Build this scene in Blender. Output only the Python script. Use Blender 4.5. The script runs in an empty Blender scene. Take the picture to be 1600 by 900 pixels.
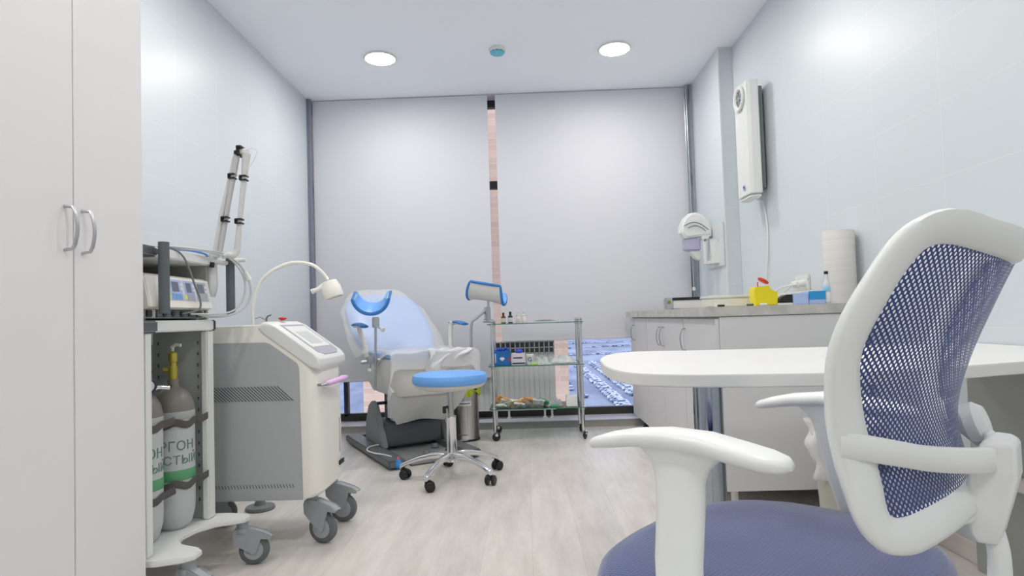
import bpy, bmesh, math, random
from mathutils import Vector, Matrix
random.seed(7)
PI = math.pi
sc = bpy.context.scene
COL = sc.collection
V = Vector

# ------------------------------------------------------------------ helpers
def lin(c):
    out = []
    for v in c[:3]:
        v = v / 255.0
        out.append(v / 12.92 if v <= 0.04045 else ((v + 0.055) / 1.055) ** 2.4)
    return (*out, 1.0)

def mat(name, rgb, rough=0.5, metal=0.0, **kw):
    m = bpy.data.materials.new(name); m.use_nodes = True
    b = m.node_tree.nodes['Principled BSDF']
    b.inputs['Base Color'].default_value = lin(rgb)
    b.inputs['Roughness'].default_value = rough
    b.inputs['Metallic'].default_value = metal
    for k, v in kw.items():
        b.inputs[k.replace('_', ' ')].default_value = v
    return m

def N(m, t, **kw):
    n = m.node_tree.nodes.new(t)
    for k, v in kw.items(): setattr(n, k, v)
    return n

def lk(m, a, b): m.node_tree.links.new(a, b)

def noisy(name, rgb, rgb2, scale=(1, 1, 1), rough=0.5, metal=0.0, detail=4, lo=0.35, hi=0.65, bump=0.0, **kw):
    m = mat(name, rgb, rough, metal, **kw)
    b = m.node_tree.nodes['Principled BSDF']
    tc = N(m, 'ShaderNodeTexCoord'); mp = N(m, 'ShaderNodeMapping'); mp.inputs['Scale'].default_value = scale
    nz = N(m, 'ShaderNodeTexNoise'); nz.inputs['Scale'].default_value = 1.0; nz.inputs['Detail'].default_value = detail
    cr = N(m, 'ShaderNodeValToRGB')
    cr.color_ramp.elements[0].position = lo; cr.color_ramp.elements[0].color = lin(rgb)
    cr.color_ramp.elements[1].position = hi; cr.color_ramp.elements[1].color = lin(rgb2)
    lk(m, tc.outputs['Object'], mp.inputs['Vector']); lk(m, mp.outputs[0], nz.inputs['Vector'])
    lk(m, nz.outputs['Fac'], cr.inputs['Fac']); lk(m, cr.outputs[0], b.inputs['Base Color'])
    if bump:
        bp = N(m, 'ShaderNodeBump'); bp.inputs['Strength'].default_value = bump; bp.inputs['Distance'].default_value = 0.004
        lk(m, nz.outputs['Fac'], bp.inputs['Height']); lk(m, bp.outputs[0], b.inputs['Normal'])
    return m

class G:
    """collects shapes into one bmesh"""
    def __init__(s): s.bm = bmesh.new()
    def _add(s, verts, faces):
        vs = [s.bm.verts.new(v) for v in verts]
        for f in faces:
            try: s.bm.faces.new([vs[i] for i in f])
            except ValueError: pass
        return vs
    def merge(s, other, M=None):
        me = bpy.data.meshes.new('tmp'); other.bm.to_mesh(me)
        if M is not None: me.transform(M)
        s.bm.from_mesh(me); bpy.data.meshes.remove(me); return s
    def box(s, x0, x1, y0, y1, z0, z1, b=0.0, seg=2, M=None):
        t = bmesh.new()
        vs = [t.verts.new((x, y, z)) for x in (x0, x1) for y in (y0, y1) for z in (z0, z1)]
        for f in ((0, 1, 3, 2), (4, 6, 7, 5), (0, 4, 5, 1), (2, 3, 7, 6), (0, 2, 6, 4), (1, 5, 7, 3)):
            t.faces.new([vs[i] for i in f])
        bmesh.ops.recalc_face_normals(t, faces=t.faces[:])
        if b: bmesh.ops.bevel(t, geom=t.edges[:], offset=b, segments=seg, affect='EDGES', clamp_overlap=True)
        if M is not None: t.transform(M)
        me = bpy.data.meshes.new('tmp'); t.to_mesh(me); t.free(); s.bm.from_mesh(me); bpy.data.meshes.remove(me)
        return s
    def loft(s, rings, closed=False, cap=True):
        n = len(rings[0]); vs = [[s.bm.verts.new(p) for p in r] for r in rings]
        m = len(rings)
        for i in range(m if closed else m - 1):
            a, b = vs[i], vs[(i + 1) % m]
            for j in range(n):
                s.bm.faces.new((a[j], a[(j + 1) % n], b[(j + 1) % n], b[j]))
        if cap and not closed:
            s.bm.faces.new(vs[0][::-1]); s.bm.faces.new(vs[-1])
        return s
    def tube(s, pts, r, n=12, closed=False, smooth=0, flat=1.0, up=None):
        pts = [V(p) for p in pts]
        if smooth: pts = spline(pts, smooth, closed)
        rs = r if isinstance(r, (list, tuple)) else [r] * len(pts)
        if len(rs) != len(pts):
            k = len(rs) - 1; rs = [rs[min(k, int(i / (len(pts) - 1) * k))] * (1 - (i / (len(pts) - 1) * k) % 1) + rs[min(k, int(i / (len(pts) - 1) * k) + 1)] * ((i / (len(pts) - 1) * k) % 1) for i in range(len(pts))]
        rings = []; prev = None
        for i, p in enumerate(pts):
            if closed: t = pts[(i + 1) % len(pts)] - pts[i - 1]
            else: t = pts[min(i + 1, len(pts) - 1)] - pts[max(i - 1, 0)]
            t.normalize()
            if up is not None: u = V(up) - t * V(up).dot(t)
            elif prev is None: u = t.cross(V((0, 0, 1)) if abs(t.z) < .9 else V((1, 0, 0)))
            else: u = prev - t * prev.dot(t)
            u.normalize(); prev = u; w = t.cross(u)
            rings.append([p + u * rs[i] * math.cos(2 * PI * j / n) + w * rs[i] * flat * math.sin(2 * PI * j / n) for j in range(n)])
        s.loft(rings, closed); return s
    def cyl(s, p0, p1, r0, r1=None, n=24):
        return s.tube([p0, p1], [r0, r0 if r1 is None else r1], n)
    def lathe(s, prof, o=(0, 0, 0), n=32, M=None, cap=True):
        rings = [[V((o[0] + r * math.cos(2 * PI * j / n), o[1] + r * math.sin(2 * PI * j / n), o[2] + z)) for j in range(n)] for r, z in prof]
        if M is not None: rings = [[M @ p for p in r] for r in rings]
        s.loft(rings, cap=cap); return s
    def prism(s, out, fn, d0, d1, b=0.0, seg=2):
        """out: 2-D outline; fn(u,v,d) -> xyz"""
        t = bmesh.new()
        a = [t.verts.new(fn(u, v, d0)) for u, v in out]; c = [t.verts.new(fn(u, v, d1)) for u, v in out]
        n = len(out)
        t.faces.new(a[::-1]); t.faces.new(c)
        for i in range(n): t.faces.new((a[i], a[(i + 1) % n], c[(i + 1) % n], c[i]))
        bmesh.ops.recalc_face_normals(t, faces=t.faces[:])
        if b:
            es = [e for e in t.edges if any(len(f.verts) > 4 for f in e.link_faces)] if n > 4 else t.edges[:]
            bmesh.ops.bevel(t, geom=es, offset=b, segments=seg, affect='EDGES', clamp_overlap=True)
        me = bpy.data.meshes.new('tmp'); t.to_mesh(me); t.free(); s.bm.from_mesh(me); bpy.data.meshes.remove(me)
        return s
    def sheet(s, fn, nu, nv, th=0.0):
        """parametric surface fn(u,v) with real thickness along its normal"""
        P = [[V(fn(i / nu, j / nv)) for j in range(nv + 1)] for i in range(nu + 1)]
        def nrm(i, j):
            a = P[min(i + 1, nu)][j] - P[max(i - 1, 0)][j]; b = P[i][min(j + 1, nv)] - P[i][max(j - 1, 0)]
            c = a.cross(b); return c.normalized() if c.length > 1e-12 else V((0, 0, 1))
        top = [[s.bm.verts.new(P[i][j]) for j in range(nv + 1)] for i in range(nu + 1)]
        for i in range(nu):
            for j in range(nv): s.bm.faces.new((top[i][j], top[i + 1][j], top[i + 1][j + 1], top[i][j + 1]))
        if th:
            bot = [[s.bm.verts.new(P[i][j] - nrm(i, j) * th) for j in range(nv + 1)] for i in range(nu + 1)]
            for i in range(nu):
                for j in range(nv): s.bm.faces.new((bot[i][j + 1], bot[i + 1][j + 1], bot[i + 1][j], bot[i][j]))
            for i in range(nu):
                s.bm.faces.new((top[i][0], bot[i][0], bot[i + 1][0], top[i + 1][0])); s.bm.faces.new((top[i + 1][nv], bot[i + 1][nv], bot[i][nv], top[i][nv]))
            for j in range(nv):
                s.bm.faces.new((top[0][j + 1], bot[0][j + 1], bot[0][j], top[0][j])); s.bm.faces.new((top[nu][j], bot[nu][j], bot[nu][j + 1], top[nu][j + 1]))
        return s

def spline(pts, k, closed=False):
    out = []; n = len(pts)
    for i in range(n if closed else n - 1):
        if closed: p0, p1, p2, p3 = pts[i - 1], pts[i], pts[(i + 1) % n], pts[(i + 2) % n]
        else: p0, p1, p2, p3 = pts[max(i - 1, 0)], pts[i], pts[i + 1], pts[min(i + 2, n - 1)]
        for j in range(k):
            t = j / k
            out.append(0.5 * ((2 * p1) + (p2 - p0) * t + (2 * p0 - 5 * p1 + 4 * p2 - p3) * t * t + (3 * p1 - p0 - 3 * p2 + p3) * t ** 3))
    if not closed: out.append(pts[-1])
    return out

def root_of(o):
    while o.parent: o = o.parent
    return o

def make(name, g, m, parent=None, world=True, smooth=38, sub=0, bev=0.0):
    me = bpy.data.meshes.new(name)
    bmesh.ops.recalc_face_normals(g.bm, faces=g.bm.faces[:])
    if parent is not None and world:
        r = root_of(parent); M = Matrix.Translation(r.location) @ Matrix.Rotation(r.rotation_euler.z, 4, 'Z')
        g.bm.transform(M.inverted())
    g.bm.to_mesh(me); g.bm.free()
    if smooth:
        me.polygons.foreach_set('use_smooth', [True] * len(me.polygons)); me.set_sharp_from_angle(angle=math.radians(smooth))
    for x in (m if isinstance(m, (list, tuple)) else [m]): me.materials.append(x)
    o = bpy.data.objects.new(name, me); COL.objects.link(o)
    if parent is not None: o.parent = parent
    if bev:
        b = o.modifiers.new('bev', 'BEVEL'); b.width = bev; b.segments = 3; b.limit_method = 'ANGLE'; b.angle_limit = math.radians(30)
    if sub:
        b = o.modifiers.new('sub', 'SUBSURF'); b.levels = sub; b.render_levels = sub
    return o

def thing(name, label, cat, loc=(0, 0, 0), rz=0.0, group=None):
    o = bpy.data.objects.new(name, None); COL.objects.link(o)
    o.location = loc; o.rotation_euler = (0, 0, rz); o['label'] = label; o['category'] = cat
    o.empty_display_size = 0.05
    if group: o['group'] = group
    return o

def solo(name, g, m, label, cat, group=None, **kw):
    """a thing that is one mesh; its origin is moved to its base"""
    o = make(name, g, m, None, **kw)
    c = [v.co for v in o.data.vertices]
    b = V((sum(v.x for v in c) / len(c), sum(v.y for v in c) / len(c), min(v.z for v in c)))
    o.data.transform(Matrix.Translation(-b)); o.location = b
    o['label'] = label; o['category'] = cat
    if group: o['group'] = group
    return o

def struct(name, g, m, parent=None, **kw):
    o = make(name, g, m, parent, **kw)
    if parent is None: o['kind'] = 'structure'
    return o

def dup(root, loc=None, rz=None, label=None):
    r = root.copy(); COL.objects.link(r)
    if loc is not None: r.location = loc
    if rz is not None: r.rotation_euler = (0, 0, rz)
    if label: r['label'] = label
    for ch in list(root.children):
        c = ch.copy(); COL.objects.link(c); c.parent = r
        for g2 in ch.children:
            d = g2.copy(); COL.objects.link(d); d.parent = c
    return r

def text_g(txt, size, fn, depth=0.0006):
    """lettering as a mesh; fn(x, y, z) places each point"""
    cu = bpy.data.curves.new('t', 'FONT'); cu.body = txt; cu.size = size; cu.align_x = 'CENTER'; cu.extrude = depth; cu.resolution_u = 3
    o = bpy.data.objects.new('t', cu); COL.objects.link(o)
    dg = bpy.context.evaluated_depsgraph_get()
    me = bpy.data.meshes.new_from_object(o.evaluated_get(dg))
    bpy.data.objects.remove(o); bpy.data.curves.remove(cu)
    g = G(); g.bm.from_mesh(me); bpy.data.meshes.remove(me)
    bmesh.ops.subdivide_edges(g.bm, edges=[e for e in g.bm.edges if e.calc_length() > size * .4], cuts=3)
    for v in g.bm.verts: v.co = V(fn(v.co.x, v.co.y, v.co.z))
    return g

# ------------------------------------------------------------------ camera
f_px, yaw, pitch, roll, cyo = 950.0, 0.0205, 0.0362, 0.0314, 12.5
fw = V((-math.sin(yaw) * math.cos(pitch), math.cos(yaw) * math.cos(pitch), math.sin(pitch)))
rt = V((math.cos(yaw), math.sin(yaw), 0)); up = rt.cross(fw)
r2 = rt * math.cos(roll) - up * math.sin(roll); u2 = rt * math.sin(roll) + up * math.cos(roll)
cd = bpy.data.cameras.new('camera'); cam = bpy.data.objects.new('camera', cd); COL.objects.link(cam)
M = Matrix((r2, u2, -fw)).transposed().to_4x4(); M.translation = V((0, 0, .9)); cam.matrix_world = M
cd.sensor_width = 36; cd.lens = f_px / 1600 * 36; cd.shift_y = cyo / 1600; cd.clip_start = .02; cd.clip_end = 2500
sc.camera = cam

# ------------------------------------------------------------------ materials
def tile_mat(name, ax, ou, ov):
    m = mat(name, (211, 218, 223), .38, Specular_IOR_Level=.32)
    b = m.node_tree.nodes['Principled BSDF']
    tc = N(m, 'ShaderNodeTexCoord'); sp = N(m, 'ShaderNodeSeparateXYZ'); cb = N(m, 'ShaderNodeCombineXYZ')
    ad = N(m, 'ShaderNodeVectorMath', operation='ADD'); ad.inputs[1].default_value = (ou, ov, 0)
    br = N(m, 'ShaderNodeTexBrick'); br.offset = 0.0; br.squash = 1.0
    br.inputs['Scale'].default_value = 1.0; br.inputs['Brick Width'].default_value = .425; br.inputs['Row Height'].default_value = .2727
    br.inputs['Mortar Size'].default_value = .0018; br.inputs['Mortar Smooth'].default_value = .3
    br.inputs['Color1'].default_value = lin((209, 217, 222)); br.inputs['Color2'].default_value = lin((211, 218, 223)); br.inputs['Mortar'].default_value = lin((219, 224, 227))
    lk(m, tc.outputs['Object'], sp.inputs[0]); lk(m, sp.outputs[ax], cb.inputs[0]); lk(m, sp.outputs['Z'], cb.inputs[1])
    lk(m, cb.outputs[0], ad.inputs[0]); lk(m, ad.outputs[0], br.inputs['Vector']); lk(m, br.outputs['Color'], b.inputs['Base Color'])
    bp = N(m, 'ShaderNodeBump'); bp.invert = True; bp.inputs['Strength'].default_value = .25; bp.inputs['Distance'].default_value = .0015
    lk(m, br.outputs['Fac'], bp.inputs['Height']); lk(m, bp.outputs[0], b.inputs['Normal'])
    return m
M_tileY = tile_mat('wall tiles along y', 'Y', -.104 + .425, -.002)
M_tileX = tile_mat('wall tiles along x', 'X', .1, -.002)
M_ceil = mat('ceiling paint', (248, 250, 255), .9)
M_wall = mat('plain wall paint', (232, 235, 237), .8)

def floor_mat():
    m = mat('vinyl plank floor', (200, 195, 190), .42, Specular_IOR_Level=.35)
    b = m.node_tree.nodes['Principled BSDF']
    tc = N(m, 'ShaderNodeTexCoord'); mp = N(m, 'ShaderNodeMapping'); mp.inputs['Rotation'].default_value = (0, 0, PI / 2)
    br = N(m, 'ShaderNodeTexBrick'); br.inputs['Scale'].default_value = 1; br.inputs['Brick Width'].default_value = 1.3; br.inputs['Row Height'].default_value = .19
    br.inputs['Mortar Size'].default_value = .0008; br.inputs['Color1'].default_value = lin((219, 214, 208)); br.inputs['Color2'].default_value = lin((212, 207, 202)); br.inputs['Mortar'].default_value = lin((196, 190, 184))
    m2 = N(m, 'ShaderNodeMapping'); m2.inputs['Scale'].default_value = (9, 1.6, 1)
    nz = N(m, 'ShaderNodeTexNoise'); nz.inputs['Scale'].default_value = 1.6; nz.inputs['Detail'].default_value = 7; nz.inputs['Roughness'].default_value = .65
    cr = N(m, 'ShaderNodeValToRGB'); cr.color_ramp.elements[0].position = .33; cr.color_ramp.elements[0].color = (.80, .785, .77, 1); cr.color_ramp.elements[1].position = .62; cr.color_ramp.elements[1].color = (1, 1, 1, 1)
    mx = N(m, 'ShaderNodeMix', data_type='RGBA', blend_type='MULTIPLY'); mx.inputs[0].default_value = .8
    lk(m, tc.outputs['Object'], mp.inputs[0]); lk(m, mp.outputs[0], br.inputs['Vector'])
    lk(m, tc.outputs['Object'], m2.inputs[0]); lk(m, m2.outputs[0], nz.inputs['Vector']); lk(m, nz.outputs['Fac'], cr.inputs[0])
    lk(m, br.outputs['Color'], mx.inputs[6]); lk(m, cr.outputs[0], mx.inputs[7]); lk(m, mx.outputs[2], b.inputs['Base Color'])
    return m
M_floor = floor_mat()

M_white = mat('white plastic', (226, 228, 226), .38)
M_matw = mat('white laminate', (232, 230, 231), .5)
M_lam = mat('desk laminate', (230, 230, 228), .42)
M_cream = mat('cream moulded plastic', (240, 238, 230), .35)
M_grey = mat('machine grey panel', (176, 180, 182), .5)
M_dgrey = mat('dark slate grey', (88, 95, 99), .5)
M_mgrey = mat('mid grey plastic', (120, 124, 126), .45)
M_cast = mat('caster blue grey', (160, 167, 172), .45)
M_rub = mat('grey rubber', (104, 109, 112), .7)
M_blk = mat('black plastic', (24, 25, 28), .4)
M_chr = mat('chrome', (225, 226, 228), .12, 1.0)
M_alu = mat('brushed aluminium', (190, 192, 196), .32, 1.0)
M_steel = noisy('brushed stainless steel', (176, 172, 166), (196, 193, 188), (90, 90, 1), .3, 1.0)
M_chrome_leg = mat('polished steel leg', (172, 180, 190), .08, 1.0)
M_blue = mat('sky blue vinyl', (112, 172, 240), .4)
M_blued = mat('blue vinyl piping', (46, 122, 196), .45)
M_pale = mat('pale blue vinyl under film', (166, 198, 246), .4)
M_fair = noisy('moulded chair fairing', (221, 219, 213), (210, 209, 206), (4, 4, 4), .45)
M_sheet = noisy('disposable white sheet', (228, 228, 228), (214, 214, 216), (9, 9, 9), .7, bump=.5)
M_stone = noisy('speckled stone worktop', (186, 186, 180), (208, 206, 200), (14, 14, 14), .4, detail=6)
M_blind = mat('roller blind fabric', (217, 218, 225), .85)
_n = N(M_blind, 'ShaderNodeBsdfTranslucent'); _n.inputs[0].default_value = lin((244, 246, 252))
_x = N(M_blind, 'ShaderNodeMixShader'); _x.inputs[0].default_value = .05
lk(M_blind, M_blind.node_tree.nodes['Principled BSDF'].outputs[0], _x.inputs[1]); lk(M_blind, _n.outputs[0], _x.inputs[2]); lk(M_blind, _x.outputs[0], M_blind.node_tree.nodes['Material Output'].inputs[0])
M_red = mat('red plastic', (214, 40, 30), .4)
M_yel = mat('yellow plastic', (232, 216, 20), .4)
M_lime = mat('lime waste bag', (190, 205, 40), .5)
M_brass = mat('yellow brass valve', (190, 178, 80), .35, .6)
M_lilac = mat('lilac grip', (222, 180, 226), .4)
M_green = mat('green plastic', (90, 176, 136), .5)
M_greenb = mat('cylinder green band', (90, 158, 112), .45)
M_dome = mat('grey brown cylinder shoulder', (128, 124, 118), .35)
M_cyl = mat('pale grey cylinder', (190, 195, 197), .4)
M_film = mat('clear film', (232, 234, 236), .3, Alpha=.30); M_cling = mat('clear cover film', (236, 238, 240), .35, Alpha=.22)
M_haze = mat('frosted plastic film', (236, 236, 236), .45, Alpha=.62)
M_brown = mat('amber glass', (110, 52, 20), .15)
M_paper = noisy('rolled paper', (226, 224, 221), (216, 214, 211), (1, 1, 90), .8)
M_orange = mat('orange sachet', (240, 180, 116), .5)
M_bluebox = mat('blue carton', (24, 104, 178), .5)
M_ltblue = mat('light blue carton', (176, 196, 240), .5)
M_cyan = mat('cyan print', (40, 150, 214), .5)
M_lav = mat('lavender tinted bottle', (196, 192, 220), .2, Alpha=.8)
M_navy = mat('dark navy window profile', (44, 52, 78), .4)
M_frameb = mat('dark bronze profile', (52, 52, 48), .45)
M_seam = mat('dark seam line', (150, 152, 156), .6)

def glass_mat(name, tint=(1, 1, 1, 1), rough=0.0, ior=1.5):
    m = bpy.data.materials.new(name); m.use_nodes = True; nt = m.node_tree
    nt.nodes.remove(nt.nodes['Principled BSDF'])
    t = N(m, 'ShaderNodeBsdfTransparent'); t.inputs[0].default_value = tint
    g = N(m, 'ShaderNodeBsdfGlossy'); g.inputs['Roughness'].default_value = rough
    fr = N(m, 'ShaderNodeFresnel'); fr.inputs[0].default_value = ior
    mx = N(m, 'ShaderNodeMixShader'); lk(m, fr.outputs[0], mx.inputs[0]); lk(m, t.outputs[0], mx.inputs[1]); lk(m, g.outputs[0], mx.inputs[2])
    lk(m, mx.outputs[0], nt.nodes['Material Output'].inputs[0]); return m
M_glass = glass_mat('window glass', (.94, .96, 1, 1))
M_gshelf = glass_mat('shelf glass', (.86, .95, .92, 1))
M_gedge = mat('green glass edge', (60, 130, 112), .15)

def emit(name, rgb, st):
    m = bpy.data.materials.new(name); m.use_nodes = True; nt = m.node_tree
    nt.nodes.remove(nt.nodes['Principled BSDF']); e = N(m, 'ShaderNodeEmission')
    e.inputs[0].default_value = lin(rgb); e.inputs[1].default_value = st
    lk(m, e.outputs[0], nt.nodes['Material Output'].inputs[0]); return m
M_lamp = emit('downlight diffuser', (255, 250, 244), 46)
M_screen = emit('pale display', (196, 200, 200), .55)
M_lcd = mat('grey display', (104, 108, 126), .3)

# ------------------------------------------------------------------ room
LX, RX, PX, PY, BY, CZ = -1.778, 1.54, 1.437, 4.32, 5.06, 2.79
RY = -2.4
struct('floor', G().box(LX - .1, RX + .1, RY - .1, 5.3, -.1, 0), M_floor)
struct('ceiling', G().box(LX - .1, RX + .1, RY - .1, 5.36, CZ, CZ + .1), M_ceil)
struct('wall_left', G().box(LX - .1, LX, RY - .1, 5.36, 0, CZ), M_tileY)
struct('wall_right', G().box(RX, RX + .1, RY - .1, 5.36, 0, CZ), M_tileY)
struct('wall_pillar', G().box(PX, RX - .0005, PY, 5.2, 0, CZ), M_tileX)
struct('wall_rear', G().box(LX, RX, RY - .1, RY, 0, CZ), M_wall)
struct('trim_1', G().box(PX - .004, PX + .006, PY - .006, PY + .004, 0, CZ), M_white)
struct('baseboard_right', G().box(RX - .014, RX, RY, PY, 0, .07, .003), mat('baseboard', (226, 218, 212), .5))
struct('baseboard_left', G().box(LX, LX + .014, RY, 4.95, 0, .07, .003), mat('grey baseboard', (190, 190, 190), .5))
# low curb and white ledge under the glazing
struct('trim_2', G().box(LX, PX, 4.965, 5.3, 0, .055), mat('grey curb', (168, 168, 164), .6))
struct('trim_3', G().box(LX, PX, 4.955, 5.2, .055, .062, .002), mat('pale ledge', (214, 214, 226), .35))
# floor to ceiling glazing
wn = struct('window_1', G().box(LX, PX, 5.2, 5.26, .062, .125, .003), M_frameb)
struct('window_frame', G().box(LX, PX, 5.2, 5.26, 2.73, CZ, .002), M_frameb, wn)
struct('window_frame', G().box(LX, PX, 5.2, 5.26, 2.02, 2.085, .003), M_frameb, wn)
for x in (-1.573, 1.40):
    struct('window_frame', G().box(x, x + .036, 5.2, 5.26, .1, CZ, .003), M_navy, wn)
struct('window_pane', G().box(LX, PX, 5.235, 5.239, .12, 2.75), M_glass, wn, smooth=0)
struct('trim_4', G().box(LX, LX + .012, 5.0, 5.03, .07, CZ - .003).box(LX + .014, LX + .032, 5.0, 5.03, .07, CZ - .003), mat('grey blue guide', (128, 134, 152), .45))
struct('trim_5', G().box(PX - .02, PX - .001, 5.0, 5.03, .07, CZ - .003, .001).box(PX - .05, PX - .036, 5.0, 5.03, .07, CZ - .003, .001), mat('grey green guide', (146, 156, 166), .45))

def blind(x0, x1, zb, lab, seed):
    t = thing('roller_blind', lab, 'blind', ((x0 + x1) / 2, 5.05, zb), 0, 'roller blinds over the glazed wall')
    def fn(u, v):
        x = x0 + (x1 - x0) * u; z = zb + .012 + (CZ - .02 - zb) * v
        return (x, 5.05 + .0025 * math.sin(x * 7 + seed) * (1 - v) + .0015 * math.sin(z * 5 + seed), z)
    make('fabric', G().sheet(fn, 30, 30, .0012), M_blind, t)
    make('bottom_bar', G().box(x0, x1, 5.043, 5.056, zb, zb + .016, .003), mat('blind bar', (214, 214, 220), .5), t)
    return t
blind(-1.742, -.262, .41, 'left pale grey roller blind reaching nearly to the floor behind the treatment chair', 0)
blind(-.196, 1.385, .705, 'right pale grey roller blind ending above the parking lot view', 2)
ch = G().tube([(1.37, 4.99, CZ - .01), (1.372, 4.985, 1.4), (1.38, 4.98, 1.1)], .0025, 6).tube([(1.385, 4.99, CZ - .01), (1.39, 4.985, 1.4), (1.382, 4.98, 1.1)], .0025, 6)
t = thing('blind_chain', 'thin blind pull chain hanging by the corner behind the dispenser', 'chain', (1.38, 4.98, 1.08))
make('chain', ch, M_alu, t); make('chain_clip', G().lathe([(.004, -.016), (.013, -.012), (.015, 0), (.012, .013), (.004, .016)], (1.383, 4.98, 1.09), 14), M_white, t)

# brick pier outside and the parking lot below
def brick_mat():
    m = mat('pale pink brick', (214, 190, 178), .85); b = m.node_tree.nodes['Principled BSDF']
    tc = N(m, 'ShaderNodeTexCoord'); sp = N(m, 'ShaderNodeSeparateXYZ'); cb = N(m, 'ShaderNodeCombineXYZ'); br = N(m, 'ShaderNodeTexBrick')
    br.inputs['Scale'].default_value = 1; br.inputs['Brick Width'].default_value = .25; br.inputs['Row Height'].default_value = .075; br.inputs['Mortar Size'].default_value = .006
    br.inputs['Color1'].default_value = lin((226, 188, 158)); br.inputs['Color2'].default_value = lin((214, 174, 146)); br.inputs['Mortar'].default_value = lin((212, 198, 182))
    lk(m, tc.outputs['Object'], sp.inputs[0]); lk(m, sp.outputs['X'], cb.inputs[0]); lk(m, sp.outputs['Z'], cb.inputs[1]); lk(m, cb.outputs[0], br.inputs['Vector']); lk(m, br.outputs['Color'], b.inputs['Base Color'])
    return m
struct('wall_outside', G().box(-1.89, .478, 7.0, 7.4, -25, 5), brick_mat())
struct('ground_outside', G().box(-400, 500, 8, 1100, -25.4, -25), noisy('snowy asphalt', (112, 120, 140), (150, 156, 172), (.05, .02, 1), .8, detail=6, lo=.4, hi=.6))

# cars on the lot
M_carglass = mat('car glass', (92, 104, 134), .2); M_snow = mat('snowy roof', (228, 232, 244), .6)
def make_car(col):
    """one small far car: body, glasshouse, snowy roof and wheels as one mesh with four materials"""
    g = G()
    def tagf(k):
        for f in g.bm.faces:
            if f.index == -1 or not f.tag: f.material_index = k; f.tag = True
    body = [(-2.2, .35), (-2.2, .8), (-1.9, .92), (-1.0, .98), (1.1, .98), (1.9, .9), (2.2, .7), (2.2, .35)]
    def add(h, k):
        n0 = len(g.bm.faces); g.merge(h); g.bm.faces.ensure_lookup_table()
        for f in g.bm.faces[n0:]: f.material_index = k
    add(G().prism(body, lambda u, v, d: (u, d, v), -.88, .88, .1), 0)
    add(G().prism([(-1.5, .95), (-1.05, 1.42), (.45, 1.46), (1.15, .95)], lambda u, v, d: (u, d * (1 - .12 * (v > 1.2)), v), -.78, .78, .05), 1)
    add(G().box(-1.05, .45, -.68, .68, 1.43, 1.52, .04).box(1.2, 2.0, -.7, .7, .93, .99, .02), 2)
    for x in (-1.35, 1.35):
        for y in (-.8, .8): add(G().cyl((x, y - .1, .33), (x, y + .1, .33), .33, n=12), 3)
    return make('parked_car', g, [col, M_carglass, M_snow, M_blk])
kinds = [('white', mat('car white', (214, 220, 234), .35)), ('silver', mat('car silver', (168, 178, 198), .35)), ('slate', mat('car slate', (112, 124, 134), .35)), ('navy', mat('car navy', (74, 86, 122), .35)), ('red', mat('car red', (214, 60, 84), .35))]
protos = [make_car(m) for _, m in kinds]
spots = []
rnd = random.Random(11)
def row(x0, y0, x1, y1, step, rot):
    n = int(math.hypot(x1 - x0, y1 - y0) / step)
    for i in range(n + 1):
        if rnd.random() < .12: continue
        spots.append((x0 + (x1 - x0) * i / n + rnd.uniform(-.3, .3), y0 + (y1 - y0) * i / n, rot + rnd.uniform(-.03, .03)))
row(26.9, 162, 26.5, 316, 2.9, 0); row(34.4, 195, 35.3, 330, 2.9, 0)
row(26, 401, 71, 408, 2.9, PI / 2); row(32, 487, 88, 507, 2.9, PI / 2); row(38, 566, 100, 578, 2.9, PI / 2)
spots += [(17.0, 193, .2), (15.5, 236, PI / 2), (15.2, 215, PI / 2), (92.0, 486, 1.4)]
used = [False] * 5
for n_, (x, y, a) in enumerate(spots):
    k = rnd.choices([0, 1, 2, 3], [6, 4, 2, 2])[0]
    if n_ == len(spots) - 1: k = 4
    if n_ == len(spots) - 4: k = 2
    o = protos[k]
    if used[k]: o = protos[k].copy(); COL.objects.link(o)
    used[k] = True
    o.location = (x, y, -25); o.rotation_euler = (0, 0, a); o['category'] = 'car'
    o['label'] = 'snow dusted %s car in the parking lot below the window' % kinds[k][0]; o['group'] = '%s cars in the parking lot' % kinds[k][0]
    if k == 4: o['label'] = 'bright red car far across the parking lot below the window'; del o['group']

# radiator behind the blinds
t = thing('panel_radiator', 'low white panel radiator on feet in front of the glazing behind the glass trolley', 'radiator', (-.2, 5.12, .062))
make('panel', G().box(-.62, .235, 5.09, 5.17, .13, .60, .004), mat('radiator face', (226, 228, 228), .5), t)
g = G(); x = -.615
while x < .22:
    g.box(x, x + .006, 5.086, 5.092, .135, .595); x += .042
make('ribs', g, mat('radiator rib', (210, 212, 214), .5), t)
make('grille_back', G().box(-.62, .235, 5.12, 5.17, .60, .70, .002), M_mgrey, t)
g = G()
for i in range(22): g.box(-.62 + i * .0403, -.612 + i * .0403, 5.08, 5.12, .60, .70)
for z in (.60, .645, .694): g.box(-.62, .235, 5.08, 5.12, z, z + .007)
make('grille', g, mat('grille white', (206, 206, 206), .5), t)
for x in (-.5, -.16, .14, .2):
    make('foot', G().box(x - .008, x + .008, 5.1, 5.15, .07, .135).box(x - .018, x + .018, 5.09, 5.16, .062, .071, .002), M_white, t)

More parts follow.
